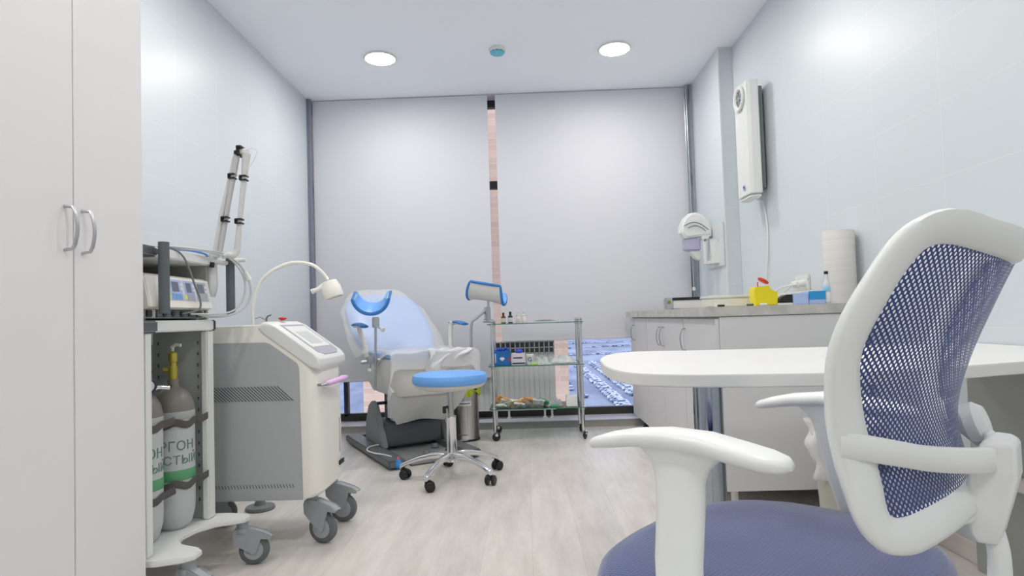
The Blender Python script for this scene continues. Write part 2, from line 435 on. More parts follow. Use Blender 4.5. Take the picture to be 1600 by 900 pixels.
# ------------------------------------------------------------------ ceiling fittings
LAMPS = [(-.977, 4.264), (.694, 4.261), (-.977, 2.72), (.694, 2.72), (-.977, 1.0), (.694, 1.0), (-.977, -.9), (.694, -.9)]  # rows after the first pair are out of view, added to light the room
names_l = ['left one of two lit by the blinds', 'right one of two lit by the blinds']
for i, (x, y) in enumerate(LAMPS):
    if i == 0:
        t = thing('ceiling_downlight', 'round lit recessed downlight in the ceiling, on the side of the laser arm', 'ceiling light', (x, y, CZ - .02), 0, 'round recessed ceiling downlights')
        make('trim_ring', G().lathe([(.112, .0195), (.118, .014), (.114, .008), (.106, .006), (.100, .010), (.100, .0195)], n=40), M_white, t, world=False)
        make('diffuser', G().lathe([(.1005, .016), (.1005, .009), (.09, .0075), (.001, .007)], n=40), M_lamp, t, world=False)
        first = t
    else:
        labs = {1: 'round lit recessed downlight in the ceiling, on the side of the wall lamp', 2: 'unseen downlight added above the laser cart, second row from the blinds', 3: 'unseen downlight added above the worktop cabinets, second row from the blinds'}
        dup(first, (x, y, CZ - .02), 0, labs.get(i, 'unseen downlight added in the ceiling rows above the desk and wardrobe'))
t = thing('smoke_detector', 'small white smoke detector with a cyan underside on the ceiling between the downlights', 'smoke detector', (-.135, 4.196, CZ - .045))
make('base', G().lathe([(.058, .0445), (.060, .035), (.056, .024), (.050, .020)], n=36), M_white, t, world=False)
make('sensor_cap', G().lathe([(.048, .024), (.050, .015), (.044, .006), (.03, .001), (.001, 0)], n=36), mat('cyan detector cap', (110, 196, 220), .4), t, world=False, )
g = G()
for a in range(10):
    an = a / 10 * 2 * PI; g.box(-.007, .007, -.002, .002, .014, .019, M=Matrix.Rotation(an, 4, 'Z') @ Matrix.Translation((0, .049, 0)))
make('slots', g, mat('teal slot', (40, 110, 130), .5), t, world=False)

# ------------------------------------------------------------------ wardrobe
WX = -1.17
def bar_handle(parent, y, z0, z1, x, m, out=.028, r=.0052, name='handle', sx=1):
    """arched pull standing off a face at x, posts at z0 / z1"""
    pts = [(x, y, z0), (x + sx * out * .75, y, z0 + .002), (x + sx * out * .98, y, z0 + .014)]
    n = 8
    for i in range(1, n): 
        k = i / n; pts.append((x + sx * (out + .006 * math.sin(k * PI)), y, z0 + .014 + (z1 - z0 - .028) * k))
    pts += [(x + sx * out * .98, y, z1 - .014), (x + sx * out * .75, y, z1 - .002), (x, y, z1)]
    return make(name, G().tube(pts, r, 10, up=(0, 1, 0), flat=.8), m, parent)
t = thing('wardrobe', 'tall white laminate two-door wardrobe with arched metal handles beside the gas trolley', 'wardrobe', (-1.46, 1.55, 0))
make('body', G().box(LX + .004, WX - .02, 1.26, 1.842, .0, 2.2, .001), M_matw, t)
make('plinth', G().box(WX - .06, WX - .019, 1.27, 1.83, 0, .07), M_seam, t)
d = make('door', G().box(WX - .018, WX, 1.262, 1.553, .075, 2.19, .0012), M_matw, t)
bar_handle(d, 1.523, 1.11, 1.222, WX, M_alu)
d = make('door', G().box(WX - .018, WX, 1.5565, 1.842, .075, 2.19, .0012), M_matw, t)
bar_handle(d, 1.585, 1.108, 1.22, WX, M_alu)

# ------------------------------------------------------------------ casters
def caster(parent, x, y, zt, r, ang, mh, mw, w=.03, wing=True):
    """housing + wheel; the wheel trails along ang"""
    c, s_ = math.cos(ang), math.sin(ang)
    T = Matrix.Translation((x, y, 0)) @ Matrix.Rotation(ang, 4, 'Z')
    off = r * .75
    g = G().merge(G().cyl((0, 0, zt - .028), (0, 0, zt), .02, .022, 20), T)
    g.merge(G().cyl((0, 0, zt - .045), (0, 0, zt - .028), .026, .026, 20), T)
    hood = [(-.03, zt - .046), (-.024, zt - .030), (.02, zt - .028), (off + r * .75, zt - .050), (off + r * 1.15, zt - .066), (off + r * 1.1, zt - .074), (off + r * .5, zt - .070), (off + .012, r * .9), (off, r * .75), (off - .016, r * .95), (-.028, zt - .085)]
    if wing:
        for sy in (-1, 1):
            g.merge(G().prism(hood, lambda u, v, d: (u, d, v), sy * (w / 2 + .003) - .004, sy * (w / 2 + .003) + .004, .0), T)
        g.merge(G().prism([(-.03, zt - .046), (-.024, zt - .030), (.02, zt - .028), (off + r * .75, zt - .050), (off + r * 1.15, zt - .066), (off + r * 1.1, zt - .07), (.0, zt - .052)], lambda u, v, d: (u, d, v), -w / 2 - .006, w / 2 + .006), T)
    else:
        g.merge(G().prism([(-.018, zt - .05), (0, zt - .03), (off, r * 2.0), (off + r * .9, r * 1.5), (off + r * .95, r * 1.1), (off, r * 1.1), (-.01, r)], lambda u, v, d: (u, d, v), -.006, .006), T)
    h = make('caster', g, mh, parent)
    wg = G()
    prof = [(r * .35, -w / 2 + .002), (r * .8, -w / 2), (r * .97, -w * .3), (r, 0), (r * .97, w * .3), (r * .8, w / 2), (r * .35, w / 2 - .002)]
    Wm = T @ Matrix.Translation((off, 0, r)) @ Matrix.Rotation(PI / 2, 4, 'X')
    wg.lathe(prof, n=28, M=Wm)
    make('wheel', wg, mw, h)
    hg = G().lathe([(r * .1, -w / 2 - .001), (r * .62, -w / 2 - .0015), (r * .66, -w * .4), (r * .66, w * .4), (r * .62, w / 2 + .0015), (r * .1, w / 2 + .001)], n=24, M=Wm)
    make('wheel_hub', hg, mh, h)
    return h

# ------------------------------------------------------------------ equipment trolley with gas cylinders
t = thing('equipment_trolley', 'white equipment trolley on casters beside the wardrobe, loaded with gas cylinders', 'trolley', (-1.35, 2.1, 0))
plate = [(-1.66, 1.87), (-1.16, 1.87), (-1.09, 1.90), (-1.065, 1.925), (-1.065, 1.965), (-1.09, 1.99), (-1.16, 2.02), (-1.195, 2.06), (-1.205, 2.11), (-1.195, 2.17), (-1.16, 2.225), (-1.10, 2.255), (-1.068, 2.275), (-1.062, 2.305), (-1.08, 2.33), (-1.16, 2.345), (-1.66, 2.345)]
make('base_plate', G().prism(plate, lambda u, v, d: (u, v, d), .168, .186, .003), M_white, t)
make('side_panel', G().box(-1.42, -1.20, 2.288, 2.305, .186, .89, .002), mat('pale grey green panel', (176, 182, 178), .5), t)
make('corner_profile', G().box(-1.222, -1.196, 2.262, 2.31, .186, .89, .005), M_white, t)
make('corner_profile', G().box(-1.222, -1.196, 1.885, 1.925, .186, .89, .005), M_white, t)
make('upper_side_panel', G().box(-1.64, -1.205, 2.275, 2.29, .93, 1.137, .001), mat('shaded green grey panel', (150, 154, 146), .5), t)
make('rear_panel', G().box(-1.66, -1.645, 1.9, 2.3, .186, 1.137), M_mgrey, t)
g = G()
for z in [i * .042 + .25 for i in range(15)]:
    make('perforation', G().box(-1.248, -1.243, 2.2865, 2.2885, z, z + .012), M_dgrey, t); make('perforation', G().box(-1.40, -1.395, 2.2865, 2.2885, z, z + .012), M_dgrey, t)
pass
def shelf_part(z0, z1, name):
    s_ = make(name, G().box(-1.66, -1.19, 1.87, 2.302, z0, z1, .004), M_white, t)
    make('end_cap', G().box(-1.25, -1.186, 2.299, 2.312, z0 - .001, z1 + .001, .004), M_dgrey, s_)
    make('end_cap', G().box(-1.25, -1.1865, 1.846, 1.945, z0 - .001, z1 + .001, .006), M_dgrey, s_)
shelf_part(.889, .928, 'shelf'); shelf_part(1.135, 1.167, 'top_shelf')
for y in (1.93, 2.372):
    p = make('grab_post', G().tube([(-1.158, y, .950), (-1.158, y, 1.180)], .0165, 20), M_dgrey, t)
    ya, yb_ = (y - .012, y + .012) if y < 2 else (2.295, y + .01)
    make('post_bracket', G().box(-1.192, -1.158, ya, yb_, 1.143, 1.157, .002), M_dgrey if y < 2 else M_white, p)
make('side_peg', G().cyl((-1.158, 2.38, 1.163), (-1.10, 2.385, 1.163), .008, n=12), M_white, t)
for (x, y, a) in ((-1.095, 2.31, .15), (-1.10, 1.945, -.35), (-1.6, 1.93, 2.8), (-1.6, 2.29, 2.4)):
    caster(t, x, y, .168, .056, a, M_cast, M_rub, .028)

def gas_cylinder(x, y, lab, word_ang):
    t = thing('gas_cylinder', lab, 'gas cylinder', (x, y, .1866), 0, 'argon cylinders on the trolley')
    r = .069
    make('body', G().lathe([(.02, .004), (.04, .0), (r - .012, .018), (r - .002, .06), (r, .09), (r, .425)], n=40), M_cyl, t, world=False)
    make('shoulder', G().lathe([(r + .0008, .415), (r, .43), (r - .005, .455), (r - .018, .48), (.03, .497), (.019, .503), (.018, .53), (.001, .53)], n=40), M_dome, t, world=False)
    make('band', G().lathe([(r + .0006, .176), (r + .0012, .177), (r + .0012, .212), (r + .0006, .213)], n=40, cap=False), M_greenb, t, world=False)
    make('collar', G().lathe([(r + .0006, .39), (r + .002, .392), (r + .002, .416), (r + .0006, .418)], n=40, cap=False), mat('collar grey', (168, 172, 172), .5), t, world=False)
    v = make('valve', G().lathe([(.014, .53), (.016, .54), (.016, .575), (.012, .58), (.012, .59), (.016, .595), (.016, .625), (.01, .632)], n=18).tube([(0, 0, .565), (-.03, -.01, .565)], .009, 12), M_brass, t, world=False)
    make('valve_handle', G().cyl((0, 0, .632), (0, 0, .645), .005).tube([(-.005, 0, .645), (.012, 0, .655), (.03, 0, .652)], .006, 10), M_white, v, world=False)
    for zz, w_, s_ in ((.283, 'АРГОН', .046), (.235, 'ЧИСТЫЙ', .042)):
        def fn(px_, py_, pz_, zz=zz):
            a = word_ang + px_ / r; q = r + .0008 + pz_
            return (q * math.cos(a), q * math.sin(a), zz + py_)
        make('lettering', text_g(w_, s_, fn), mat('green lettering', (96, 132, 118), .6), t, world=False)
    return t
gas_cylinder(-1.285, 2.19, 'pale grey argon cylinder with a yellow brass valve, farther from the wardrobe edge', math.radians(-62))
c2 = gas_cylinder(-1.31, 2.035, 'pale grey argon cylinder with a pressure regulator, half hidden by the wardrobe edge', math.radians(-52))
# regulator
t = c2
t = make('regulator', G().cyl((-1.31, 2.035, .815), (-1.31, 2.035, .875), .02, n=16).cyl((-1.31, 2.03, .76), (-1.25, 1.99, .76), .014, n=12).cyl((-1.31, 2.035, .75), (-1.31, 2.035, .82), .013, n=14), M_blk, t)
make('pipe', G().cyl((-1.295, 2.02, .79), (-1.27, 2.0, .79), .011, n=12).cyl((-1.305, 2.03, .82), (-1.28, 2.01, .84), .009, n=12).tube([(-1.26, 2.0, .70), (-1.24, 2.03, .705), (-1.215, 2.05, .70)], .008, 10), M_chr, t)
gd = V((.55, -.83, 0))
Mg = Matrix.Translation((-1.238, 1.968, .715)) @ gd.to_track_quat('Z', 'Y').to_matrix().to_4x4()
ga = make('gauge', G().lathe([(.001, -.012), (.024, -.012), (.026, .004), (.022, .006), (.001, .006)], n=30, M=Mg), M_navy, t)
make('dial', G().lathe([(.001, .0075), (.0185, .0075), (.0185, .0055)], n=30, M=Mg), M_white, t)
make('needle', G().box(-.0012, .0012, -.003, .014, .0075, .0085, M=Mg @ Matrix.Rotation(.9, 4, 'Z')), M_blk, t)
make('hose_block', G().box(-1.30, -1.265, 2.0, 2.03, .72, .88, .004, M=Matrix.Translation((-.004, 0, 0))), M_white, t)
# straps
for i, (zz, cx, cy) in enumerate(((.562, -1.285, 2.19), (.347, -1.285, 2.19), (.572, -1.31, 2.035), (.332, -1.31, 2.035))):
    r = .0725; pts = []
    a0, a1 = (-200, 20)
    for k in range(25):
        a = math.radians(a0 + (a1 - a0) * k / 24); pts.append((cx + r * math.cos(a), cy + r * math.sin(a), zz + .006 * math.sin(k * .9)))
    if i < 2: pts += [(-1.205, 2.23, zz + .004), (-1.199, 2.275, zz + .012)]
    else: pts += [(-1.228, 2.10, zz + .01)]
    solo('cylinder_strap', G().tube(pts, .013, 6, up=(0, 0, 1), flat=.13), mat('dark webbing', (88, 84, 84), .8),
         ['dark strap round the shoulder of the farther cylinder', 'dark strap round the waist of the farther cylinder', 'dark strap round the shoulder of the half hidden cylinder', 'dark strap round the waist of the half hidden cylinder'][i], 'strap', 'cylinder straps')

# electrosurgical unit
t = thing('surgical_generator', 'white electrosurgical generator with three small displays on the trolley shelf', 'medical device', (-1.35, 2.1, .93))
make('housing', G().prism([(-1.6, .965), (-1.195, .965), (-1.178, .972), (-1.18, .992), (-1.196, 1.074), (-1.215, 1.082), (-1.6, 1.09)], lambda u, v, d: (u, d, v), 1.885, 2.272, .004), M_cream, t)
make('foot_tray', G().box(-1.58, -1.205, 1.9, 2.26, .936, .966, .003).box(-1.57, -1.55, 1.91, 1.93, .9286, .938).box(-1.57, -1.55, 2.23, 2.25, .9286, .938).box(-1.24, -1.22, 1.91, 1.93, .9286, .938).box(-1.24, -1.22, 2.23, 2.25, .9286, .938), mat('pale underside', (196, 198, 196), .5), t)
def face(y0, y1, k0, k1, m, name, par, lift=.0015):
    """patch on the slanted front, k 0..1 from bottom to top"""
    def P(k): return V((-1.18 - .016 * k + lift, 0, .992 + .082 * k))
    a, b = P(k0), P(k1)
    g = G(); g._add([(a.x, y0, a.z), (a.x, y1, a.z), (b.x, y1, b.z), (b.x, y0, b.z), (a.x - .004, y0, a.z), (a.x - .004, y1, a.z), (b.x - .004, y1, b.z), (b.x - .004, y0, b.z)], [(0, 1, 2, 3), (4, 7, 6, 5), (0, 4, 5, 1), (1, 5, 6, 2), (2, 6, 7, 3), (3, 7, 4, 0)])
    return make(name, g, m, par, smooth=0)
M_pb = mat('panel pale blue', (170, 184, 224), .5); M_btn = mat('blue keys', (112, 164, 224), .5); M_ybtn = mat('yellow key', (214, 220, 130), .5); M_pg = mat('panel grey', (172, 176, 184), .5)
fp = face(1.99, 2.262, .05, .93, mat('panel off white', (214, 216, 220), .45), 'front_panel', t, .001)
for (y0, y1, mm) in ((2.012, 2.082, M_pb), (2.098, 2.160, M_pb), (2.172, 2.245, M_pg)):
    face(y0, y1, .06, .90, mm, 'control_field', fp, .002)
    face(y0 + .012, y1 - .02, .42, .82, M_lcd, 'display', fp, .003)
for (y0, y1, mm) in ((2.018, 2.034, M_btn), (2.038, 2.054, M_btn), (2.058, 2.074, M_btn), (1.994, 2.008, M_ybtn), (2.088, 2.104, M_ybtn), (2.11, 2.15, M_pg)):
    face(y0, y1, .10, .32, mm, 'key', fp, .003)
for y, k in ((2.078, .72), (2.078, .55), (2.155, .7), (2.155, .52), (2.238, .7), (2.238, .5), (2.004, .7), (2.004, .5)):
    face(y - .006, y + .006, k - .06, k + .06, M_white, 'key', fp, .0032)
g = G()
for y in (2.0, 2.05, 2.1, 2.15, 2.2): g.cyl((-1.204, y, .951), (-1.196, y, .951), .010, n=14)
make('socket', g, M_blk, t); 
make('socket_strip', G().box(-1.207, -1.2, 1.96, 2.24, .938, .964, .002), M_dgrey, t)
make('socket', G().box(-1.2045, -1.199, 1.905, 1.935, .940, .962, .002), M_blk, t)

# black box on the top shelf and cables
M_cab = mat('grey cable', (198, 200, 202), .5); M_cabd = mat('dark cable', (120, 124, 128), .5)
def cable(pts, r, m, lab, nm='cable', grp='cables looped on the trolley', k=8):
    return solo(nm, G().tube(pts, r, 8, smooth=k), m, lab, 'cable', grp)
cable([(-1.25, 1.97, 1.172), (-1.20, 2.06, 1.182), (-1.17, 2.19, 1.184), (-1.155, 2.30, 1.183), (-1.125, 2.37, 1.15), (-1.098, 2.395, 1.09), (-1.09, 2.4, 1.03), (-1.108, 2.38, .975), (-1.145, 2.33, .945), (-1.18, 2.26, .940), (-1.196, 2.2, .95)], .0046, M_cab, 'thick pale cable looping from the trolley top round the dark post to the generator')
cable([(-1.25, 2.0, 1.173), (-1.19, 2.1, 1.178), (-1.165, 2.22, 1.180), (-1.14, 2.33, 1.165), (-1.115, 2.38, 1.11), (-1.108, 2.39, 1.05), (-1.12, 2.37, .985), (-1.15, 2.31, .953), (-1.196, 2.15, .951)], .0036, M_cab, 'thinner pale cable inside the loop beside the dark post')
cable([(-1.24, 1.99, 1.172), (-1.2, 2.04, 1.176), (-1.178, 2.075, 1.15), (-1.168, 2.1, 1.10), (-1.162, 2.12, 1.05), (-1.160, 2.15, 1.0), (-1.166, 2.15, .965), (-1.20, 2.1, .951)], .0035, M_cabd, 'grey cable hanging across the front of the generator')
cable([(-1.26, 2.06, 1.172), (-1.22, 2.13, 1.180), (-1.20, 2.18, 1.180), (-1.19, 2.24, 1.176), (-1.20, 2.28, 1.171)], .004, mat('blue tubing', (80, 150, 226), .4), 'bright blue tubing lying on the trolley top shelf', 'tubing', None)
solo('cable_connector', G().tube([(-1.110, 2.392, 1.118), (-1.099, 2.402, 1.085)], [.009, .013], 10), M_white, 'white plug sleeve on the looping cable beside the dark post', 'connector')

# ------------------------------------------------------------------ articulated laser arm
t = thing('articulated_laser', 'folded white articulated arm with black clips standing above the trolley', 'articulated arm', (-1.24, 2.30, 1.167))
M_armw = mat('pale grey arm', (208, 209, 208), .4)
make('lower_housing', G().tube([(-1.212, 2.315, 1.02), (-1.205, 2.315, 1.06), (-1.203, 2.315, 1.13), (-1.19, 2.31, 1.19)], [.020, .024, .020, .014], 16, smooth=4), M_armw, t)
make('mount_foot', G().box(-1.26, -1.19, 2.302, 2.33, 1.10, 1.165, .006).box(-1.25, -1.2, 2.27, 2.325, 1.16, 1.182, .004), M_armw, t)
make('broad_link', G().tube([(-1.185, 2.315, 1.17), (-1.157, 2.315, 1.33), (-1.105, 2.315, 1.555)], [.019, .017, .012], 14, flat=.7), M_armw, t)
make('inner_tube', G().tube([(-1.160, 2.30, 1.19), (-1.126, 2.30, 1.37), (-1.090, 2.30, 1.565)], [.0085, .0085, .0125], 14), mat('arm tube grey', (190, 190, 190), .35), t)
make('outer_tube', G().tube([(-1.100, 2.31, 1.19), (-1.091, 2.31, 1.28), (-1.079, 2.31, 1.38), (-1.068, 2.31, 1.47), (-1.058, 2.31, 1.567)], [.013, .0095, .010, .011, .016], 14), M_armw, t)
make('lower_elbow', G().tube([(-1.158, 2.31, 1.168), (-1.135, 2.31, 1.177), (-1.112, 2.31, 1.176), (-1.099, 2.31, 1.194)], [.007, .011, .013, .013], 12, smooth=4), M_white, t)
make('top_joint', G().tube([(-1.098, 2.31, 1.572), (-1.078, 2.31, 1.578), (-1.055, 2.31, 1.572)], .014, 14), M_white, t)
for (x, y, z, w) in ((-1.108, 2.30, 1.478, .013), (-1.068, 2.31, 1.472, .014), (-1.137, 2.30, 1.313, .013), (-1.088, 2.31, 1.305, .014)):
    make('clip', G().box(x - w, x + w, y - .018, y + .012, z - .011, z - .005, .002).box(x - w, x + w, y - .018, y + .012, z + .004, z + .010, .002).box(x - w, x - w + .006, y - .018, y + .012, z - .011, z + .01, .002), M_blk, t)
make('clip', G().box(-1.086, -1.078, 2.28, 2.325, 1.555, 1.594, .002).box(-1.086, -1.066, 2.28, 2.325, 1.586, 1.594, .002).box(-1.094, -1.086, 2.28, 2.325, 1.56, 1.575, .002), M_blk, t)
make('clip', G().tube([(-1.186, 2.285, 1.128), (-1.184, 2.285, 1.148)], .0085, 10), M_blk, t)
make('fibre_loop', G().tube([(-1.06, 2.3, 1.58), (-1.03, 2.3, 1.585), (-1.012, 2.3, 1.57), (-1.03, 2.3, 1.53), (-1.055, 2.3, 1.50)], .0018, 6, smooth=6), M_white, t)

# ------------------------------------------------------------------ grey laser cart
t = thing('laser_cart', 'large grey and cream laser machine on casters with a sloping control panel', 'medical cart', (-1.2, 2.66, 0))
YA, YB = 2.455, 2.80
# cream shell: profile in x-z, extruded in y, front corners rounded in plan
def ring_at(y, inset):
    P = [(-1.60 , .20), (-1.60 , .90), (-1.07, .905), (-1.035, .895), (-.875 + -inset, .755), (-.852 - inset, .72), (-.846 - inset, .45), (-.85 - inset, .215), (-.865 - inset, .20)]
    return [V((x, y, z)) for x, z in P]
ys = [(YA, .045), (YA + .006, .028), (YA + .018, .014), (YA + .04, .004), (YA + .08, 0), (YB - .08, 0), (YB - .04, .004), (YB - .018, .014), (YB - .006, .028), (YB, .045)]
make('cream_shell', G().loft([ring_at(y, i) for y, i in ys]), M_cream, t, smooth=50, bev=.006)
# grey side panel: notch outline
def sidep(y, s_):
    out = [(-1.58, .197), (-1.58, .838), (-1.062, .832), (-1.04, .826), (-.93, .745), (-.922, .725), (-.915, .197)]
    return make('side_panel', G().prism(out, lambda u, v, d: (u, d, v), y, y + s_ * .006, .002), M_grey, t)
sp_ = sidep(YA, -1); sidep(YB, 1)
g = G()
for i in range(24):
    x = -1.325 + i * .0135
    g._add([(x, YA - .0066, .655), (x + .006, YA - .0066, .655), (x + .064 + .006, YA - .0066, .595), (x + .064, YA - .0066, .595)], [(0, 1, 2, 3)])
M_slot = mat('vent slot dark', (88, 92, 96), .7); make('vent', g, M_slot, sp_, smooth=0)
g = G()
for i in range(30):
    x = -1.32 + i * .0125
    g._add([(x, YA - .0066, .262), (x + .003, YA - .0066, .262), (x + .009, YA - .0066, .248), (x + .006, YA - .0066, .246)], [(0, 1, 2, 3)])
make('vent', g, M_slot, sp_, smooth=0)
# control console wedge laid over the sloping corner
def cons(u, h, d):
    """u along the slope 0..1, h above it"""
    a = V((-1.068, 0, .893)); b = V((-.845, 0, .742)); n = V((.56, 0, .83)).normalized()
    p = a + (b - a) * u + n * h; return (p.x, d, p.z)
prof = [(-.10, -.012), (-.06, .016), (.0, .028), (.12, .035), (.90, .026), (1.0, .018), (1.06, -.002), (1.07, -.022), (1.0, -.03), (.0, -.02)]
def cons_ring(y, k):
    return [V(cons(.5 + (u - .5) * (1 - k), h if h < 0 else h * (1 - k * 1.2), y)) for u, h in prof]
make('console', G().loft([cons_ring(y, k) for y, k in ((YA - .006, .12), (YA, .04), (YA + .016, 0), (YB - .016, 0), (YB, .04), (YB + .006, .12))]), M_white, t, smooth=50, bev=.004)
def cpatch(u0, u1, y0, y1, h, m, name, par, cut=0):
    # patch lying on the console's flat top between u .12 (h .035) and u .9 (h .026)
    def top(u): return .035 - (u - .12) / .78 * .009
    g = G(); pts = [(u0, y0), (u0, y1), (u1, y1), (u1, y0)] if not cut else [(u0, y0), (u0, y1), (u1 - cut * .5, y1), (u1, (y0 + y1) / 2 + .08), (u1, (y0 + y1) / 2 - .08), (u1 - cut * .5, y0)]
    a = [cons(u, top(u) + h, y) for u, y in pts]; b = [cons(u, top(u) - .004, y) for u, y in pts]
    n = len(pts); g._add(a + b, [tuple(range(n)), tuple(range(2 * n - 1, n - 1, -1))] + [(i, (i + 1) % n, n + (i + 1) % n, n + i) for i in range(n)])
    return make(name, g, m, par, smooth=0)
pn = cpatch(.14, .93, YA + .045, YB - .04, .0012, mat('console lavender grey', (168, 166, 178), .4), 'control_panel', t, .14)
sc_ = cpatch(.19, .74, YA + .062, YB - .055, .0022, M_white, 'screen_frame', pn)
cpatch(.34, .66, YA + .10, YB - .11, .003, mat('screen grey', (200, 202, 202), .35), 'screen', pn)
make('emergency_button', G().lathe([(.010, 0), (.011, .004), (.017, .005), (.017, .010), (.012, .013), (.001, .014)], (-1.045, 2.60, .921), 24), M_red, t)
make('key_switch', G().lathe([(.012, 0), (.012, .012), (.008, .014)], (-1.082, 2.52, .903), 16).box(-1.084, -1.08, 2.512, 2.528, .915, .93, .001), M_chr, t)
make('key_tag', G().tube([(-1.082, 2.52, .928), (-1.07, 2.51, .94), (-1.055, 2.505, .944)], .003, 8).tube([(-1.085, 2.52, .925), (-1.10, 2.5, .937), (-1.115, 2.49, .93)], .0015, 6), M_dgrey, t)
h = make('push_handle', G().tube([(-.853, 2.475, .652), (-.838, 2.47, .652), (-.826, 2.49, .653), (-.80, 2.68, .662), (-.812, 2.705, .663), (-.84, 2.70, .663)], .0065, 12, smooth=3), M_alu, t)
make('grip', G().tube([(-.832, 2.50, .652), (-.827, 2.512, .653), (-.812, 2.60, .658), (-.80, 2.67, .662), (-.798, 2.68, .662)], [.009, .0145, .0155, .0145, .009], 16, flat=.75), M_lilac, h)
make('front_slot', G().box(-.8475, -.8445, 2.71, 2.78, .27, .292, .004), M_blk, t)
make('front_slit', G().box(-.8475, -.8445, 2.72, 2.724, .33, .48), M_pg, t)
for (x, y, a) in ((-.905, 2.535, -.25), (-.90, 2.79, -.1), (-1.50, 2.53, 2.9), (-1.44, 2.74, .4)):
    caster(t, x, y, .205, .062, a, M_cast, M_rub, .034)

# gooseneck examination lamp behind the cart
t = thing('gooseneck_lamp', 'cream gooseneck examination lamp arching up behind the laser cart', 'lamp', (-1.333, 3.0, 0))
make('pole', G().tube([(-1.333, 3.0, .06), (-1.333, 3.0, .80)], .011, 14), M_alu, t)
make('base', G().lathe([(.068, 0), (.07, .006), (.066, .016), (.03, .022), (.014, .06), (.001, .06)], (-1.333, 3.0, 0), 32), M_mgrey, t)
make('gooseneck', G().tube([(-1.333, 2.96, .79), (-1.333, 2.955, .90), (-1.331, 2.95, .993), (-1.298, 2.95, 1.102), (-1.234, 2.95, 1.166), (-1.138, 2.95, 1.203), (-1.043, 2.95, 1.194), (-.987, 2.95, 1.154), (-.957, 2.95, 1.115)], [.0065, .0065, .007, .0085, .009, .009, .0085, .0075, .007], 12, smooth=8), M_cream, t)
Mh = Matrix.Translation((-.945, 2.95, 1.08)) @ Matrix.Rotation(math.radians(-18), 4, 'Y')
make('lamp_head', G().lathe([(.012, .032), (.036, .028), (.041, .015), (.041, .008), (.046, .0), (.047, -.045), (.044, -.055), (.038, -.053), (.036, -.02), (.001, -.018)], n=32, M=Mh), M_cream, t)
make('side_handle', G().tube([(-.975, 2.94, 1.085), (-1.0, 2.935, 1.07), (-1.022, 2.93, 1.062)], [.017, .011, .011], 14), M_cream, t)
make('handle_cap', G().tube([(-1.02, 2.93, 1.063), (-1.032, 2.93, 1.058)], .0125, 14), M_white, t)

# ------------------------------------------------------------------ gynaecology chair
CR = math.radians(30.2)
t = thing('treatment_chair', 'pale blue gynaecological chair under clear film in front of the left blind', 'medical chair', (-.83, 4.35, 0), CR)
L = dict(world=False)
M_bf = mat('base frame grey', (104, 108, 110), .45)
g = G().box(-.31, -.20, -.54, .52, .012, .058, .008).box(.20, .31, -.54, .52, .012, .058, .008).box(-.21, .21, .02, .12, .012, .058, .006).box(-.21, .21, .44, .52, .012, .058, .006)
for x in (-.26, .26):
    for y in (-.48, .46): g.cyl((x, y, 0), (x, y, .014), .03, n=16)
g.bm.transform(Matrix.Translation((-.045, -.03, 0)))
bs = make('base_frame', g, M_bf, t, **L)
make('floor_tray', G().box(-.2, .2, -.53, .03, .006, .022, .004), mat('tray grey', (150, 153, 152), .5), t, **L)
make('foot_roller', G().lathe([(.02, .022), (.028, .03), (.022, .05), (.01, .054)], (-.04, -.38, 0), 18).lathe([(.02, .022), (.028, .03), (.022, .05), (.01, .054)], (.09, -.2, 0), 18), M_mgrey, t, **L)
ped = [(-.16, .056), (-.11, .14), (.04, .32), (.10, .345), (.17, .31), (.24, .20), (.27, .056)]
for x in (-.265, .185):
    make('pedestal_side', G().prism(ped, lambda u, v, d: (d, u, v), x, x + .04, .006), mat('pedestal grey', (128, 131, 132), .45) if x < 0 else M_bf, t, **L)
make('pedestal_core', G().box(-.23, .19, -.10, .24, .05, .20, .01).box(-.14, .14, .0, .2, .2, .45, .01), M_dgrey, t, **L)
make('pedestal_cap', G().box(-.245, -.08, .0, .03, .325, .345, .004), M_blk, t, **L)
# seat body
def rr(hx, y0, y1, r, n=5):
    pts = []
    for cx, cy, a0 in ((hx - r, y1 - r, 0), (-hx + r, y1 - r, 90), (-hx + r, y0 + r, 180), (hx - r, y0 + r, 270)):
        for k in range(n + 1):
            a = math.radians(a0 + 90 * k / n); pts.append((cx + r * math.cos(a), cy + r * math.sin(a)))
    return pts
def slab(rings): return G().loft([[V((x, y, z)) for x, y in rr(hx, y0, y1, r)] for hx, y0, y1, r, z in rings])
make('seat_fairing', slab([(.17, -.33, .16, .05, .39), (.235, -.42, .20, .06, .42), (.275, -.455, .20, .07, .50), (.292, -.47, .12, .07, .60), (.296, -.475, .08, .07, .652), (.28, -.46, .06, .06, .66)]), M_fair, t, **L)
make('seat_pad', slab([(.27, -.455, .05, .07, .655), (.285, -.47, .06, .08, .668), (.285, -.47, .06, .08, .690), (.265, -.45, .05, .07, .702)]), M_pale, t, **L)
# foot flap folded under the seat, with the disposable sheet
def flap(u, v):
    w = .27 - .10 * v * v; x = -w + 2 * w * u
    y = -.40 + .22 * v + .012 * math.sin(u * 9 + v * 3); z = .45 - .245 * v + .02 * math.sin(u * PI) * v
    return (x, y, z)
make('foot_flap', G().sheet(flap, 16, 12, -.05), M_white, t, **L)
make('flap_hinge', G().box(-.19, .19, -.12, -.02, .22, .40, .02), M_white, t, **L)
